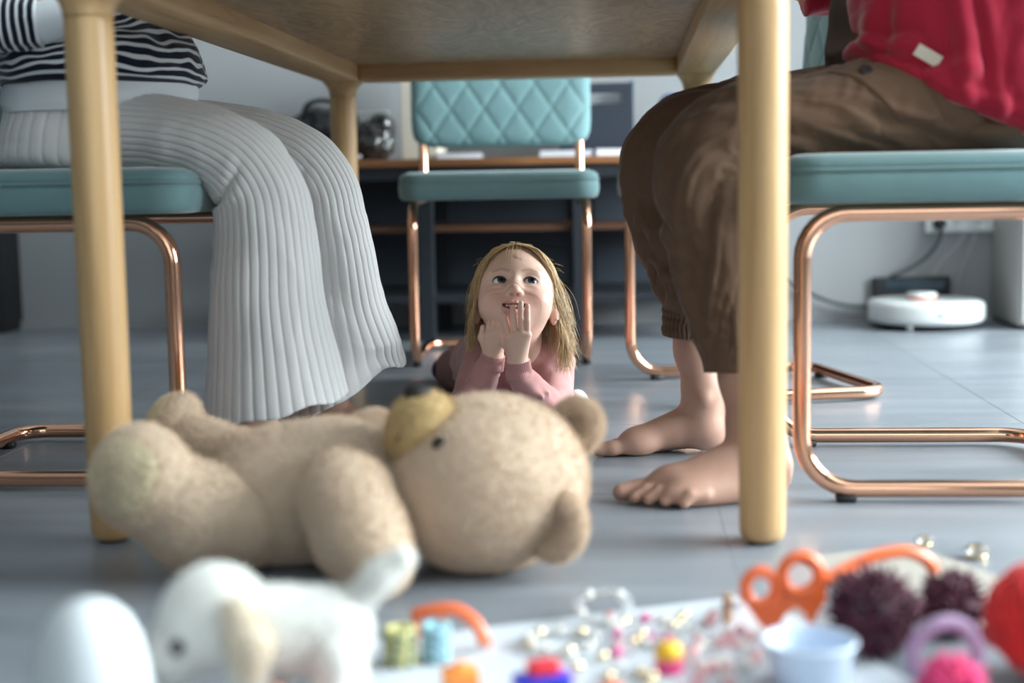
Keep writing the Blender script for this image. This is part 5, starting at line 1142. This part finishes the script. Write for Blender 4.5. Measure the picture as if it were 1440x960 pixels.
for x in (-.015, .015):
    for y in (-.0145, .0145): part('wheel', lathe([(0, -.002), (.006, -.002), (.0065, 0), (.006, .002), (0, .002)], 16, 'y', (x, y, .0065)), M_GLIDE, o)
o = thing('wooden_peg', 'small tan wooden peg standing at the paper edge', 'peg', (.100, 1.425, .0012)); part('shaft', lathe([(0, 0), (.005, 0), (.0052, .002), (.0045, .022), (0, .0222)], 16), mat('tan_wood', (.48, .30, .18), .6), o); part('knob', ball_geo(.0058, 8, (0, 0, .0265)), mat('tan_wood'), o)
o = thing('small_clip', 'tiny orange hair clip beside the toy car', 'clip', (-.016, 1.205, .0012), .2); part('upper_jaw', tube(catmull([(-.014, 0, .006), (0, 0, .013), (.014, 0, .004)], 12), .0035, 8), M_ORANGE, o); part('lower_jaw', tube([(-.014, 0, .0036), (.014, 0, .0032)], .003, 8), M_ORANGE, o)
# tape rolls, orange arch, felt egg
def tape_box(x, y, w_, h_, col, spots_, label):
    o = thing('washi_tape_stack', label, 'tape', (x, y, .0012)); n = 4
    for i in range(n):
        r = part('tape_roll', lathe([(.008, h_*i/n), (w_/2-.001, h_*i/n), (w_/2, h_*i/n+.001), (w_/2, h_*(i+1)/n-.0015), (w_/2-.001, h_*(i+1)/n-.0005), (.008, h_*(i+1)/n-.0005), (.008, h_*i/n)], 32), mat('tape_%d_%d' % (int(col[0]*99), i % 2), tuple(np.array(col)*(1 if i % 2 else .8)), .5), o)
        for k in range(7): a = 2*PI*k/7+i; part('print_dot', xf(lathe([(0, .0004), (.0035, .0002), (.0036, -.001), (0, -.001)], 12, 'x'), (w_/2*math.cos(a), w_/2*math.sin(a), h_*(i+.5)/n), (0, 0, a)), mat('tape_print_%d' % int(spots_[2]*99), spots_, .5), r)
tape_box(-.216, 1.292, .032, .036, (.62, .58, .24), (.06, .14, .16), 'stack of mustard tape rolls with dark dots on the paper'); tape_box(-.183, 1.302, .028, .036, (.36, .66, .74), (.16, .20, .26), 'stack of aqua tape rolls with grey dots on the paper')
o = thing('hair_claw', 'curved orange plastic hair claw arched over the tape rolls', 'hair claw', (-.165, 1.335, .0012)); part('claw_back', tube(catmull([(-.045, 0, .034), (-.025, .0, .0395), (.0, 0, .039), (.018, -.004, .026), (.026, -.006, .0085)], 24), .0062, 12), M_ORANGE, o)
for x, zt in ((-.045, .034), (.026, .0085), (-.02, .039)): part('tooth', tube(catmull([(x, .001, zt), (x+.003, .008, zt*.6), (x, .012, .0032)], 10), .0028, 8), M_ORANGE, o)
o = thing('orange_block', 'small amber orange plastic block in front of the tape rolls', 'block', (-.150, 1.215, .0012), .3); part('block_body', rbox((-.016, -.012, 0), (.016, .012, .024), .003, 3), mat('amber_plastic', (.95, .30, .06), .35), o); part('stud', lathe([(.007, .0235), (.007, .0275), (.006, .0285), (0, .0285)], 20), mat('amber_plastic'), o)
o = thing('felt_egg', 'coral felt egg standing between the plush dog\'s legs', 'felt egg', (-.283, 1.082, 0)); part('shell', lathe([(0, .0), (.010, .0008), (.017, .010), (.0195, .022), (.0175, .036), (.012, .047), (.005, .0525), (0, .0535)], 28), mat('coral_felt', (.78, .26, .19), .95), o); part('stitch_band', lathe([(.0196, .020), (.0202, .0215), (.0202, .0235), (.0194, .025)], 28), mat('coral_stitch', (.6, .16, .12), .9), o)
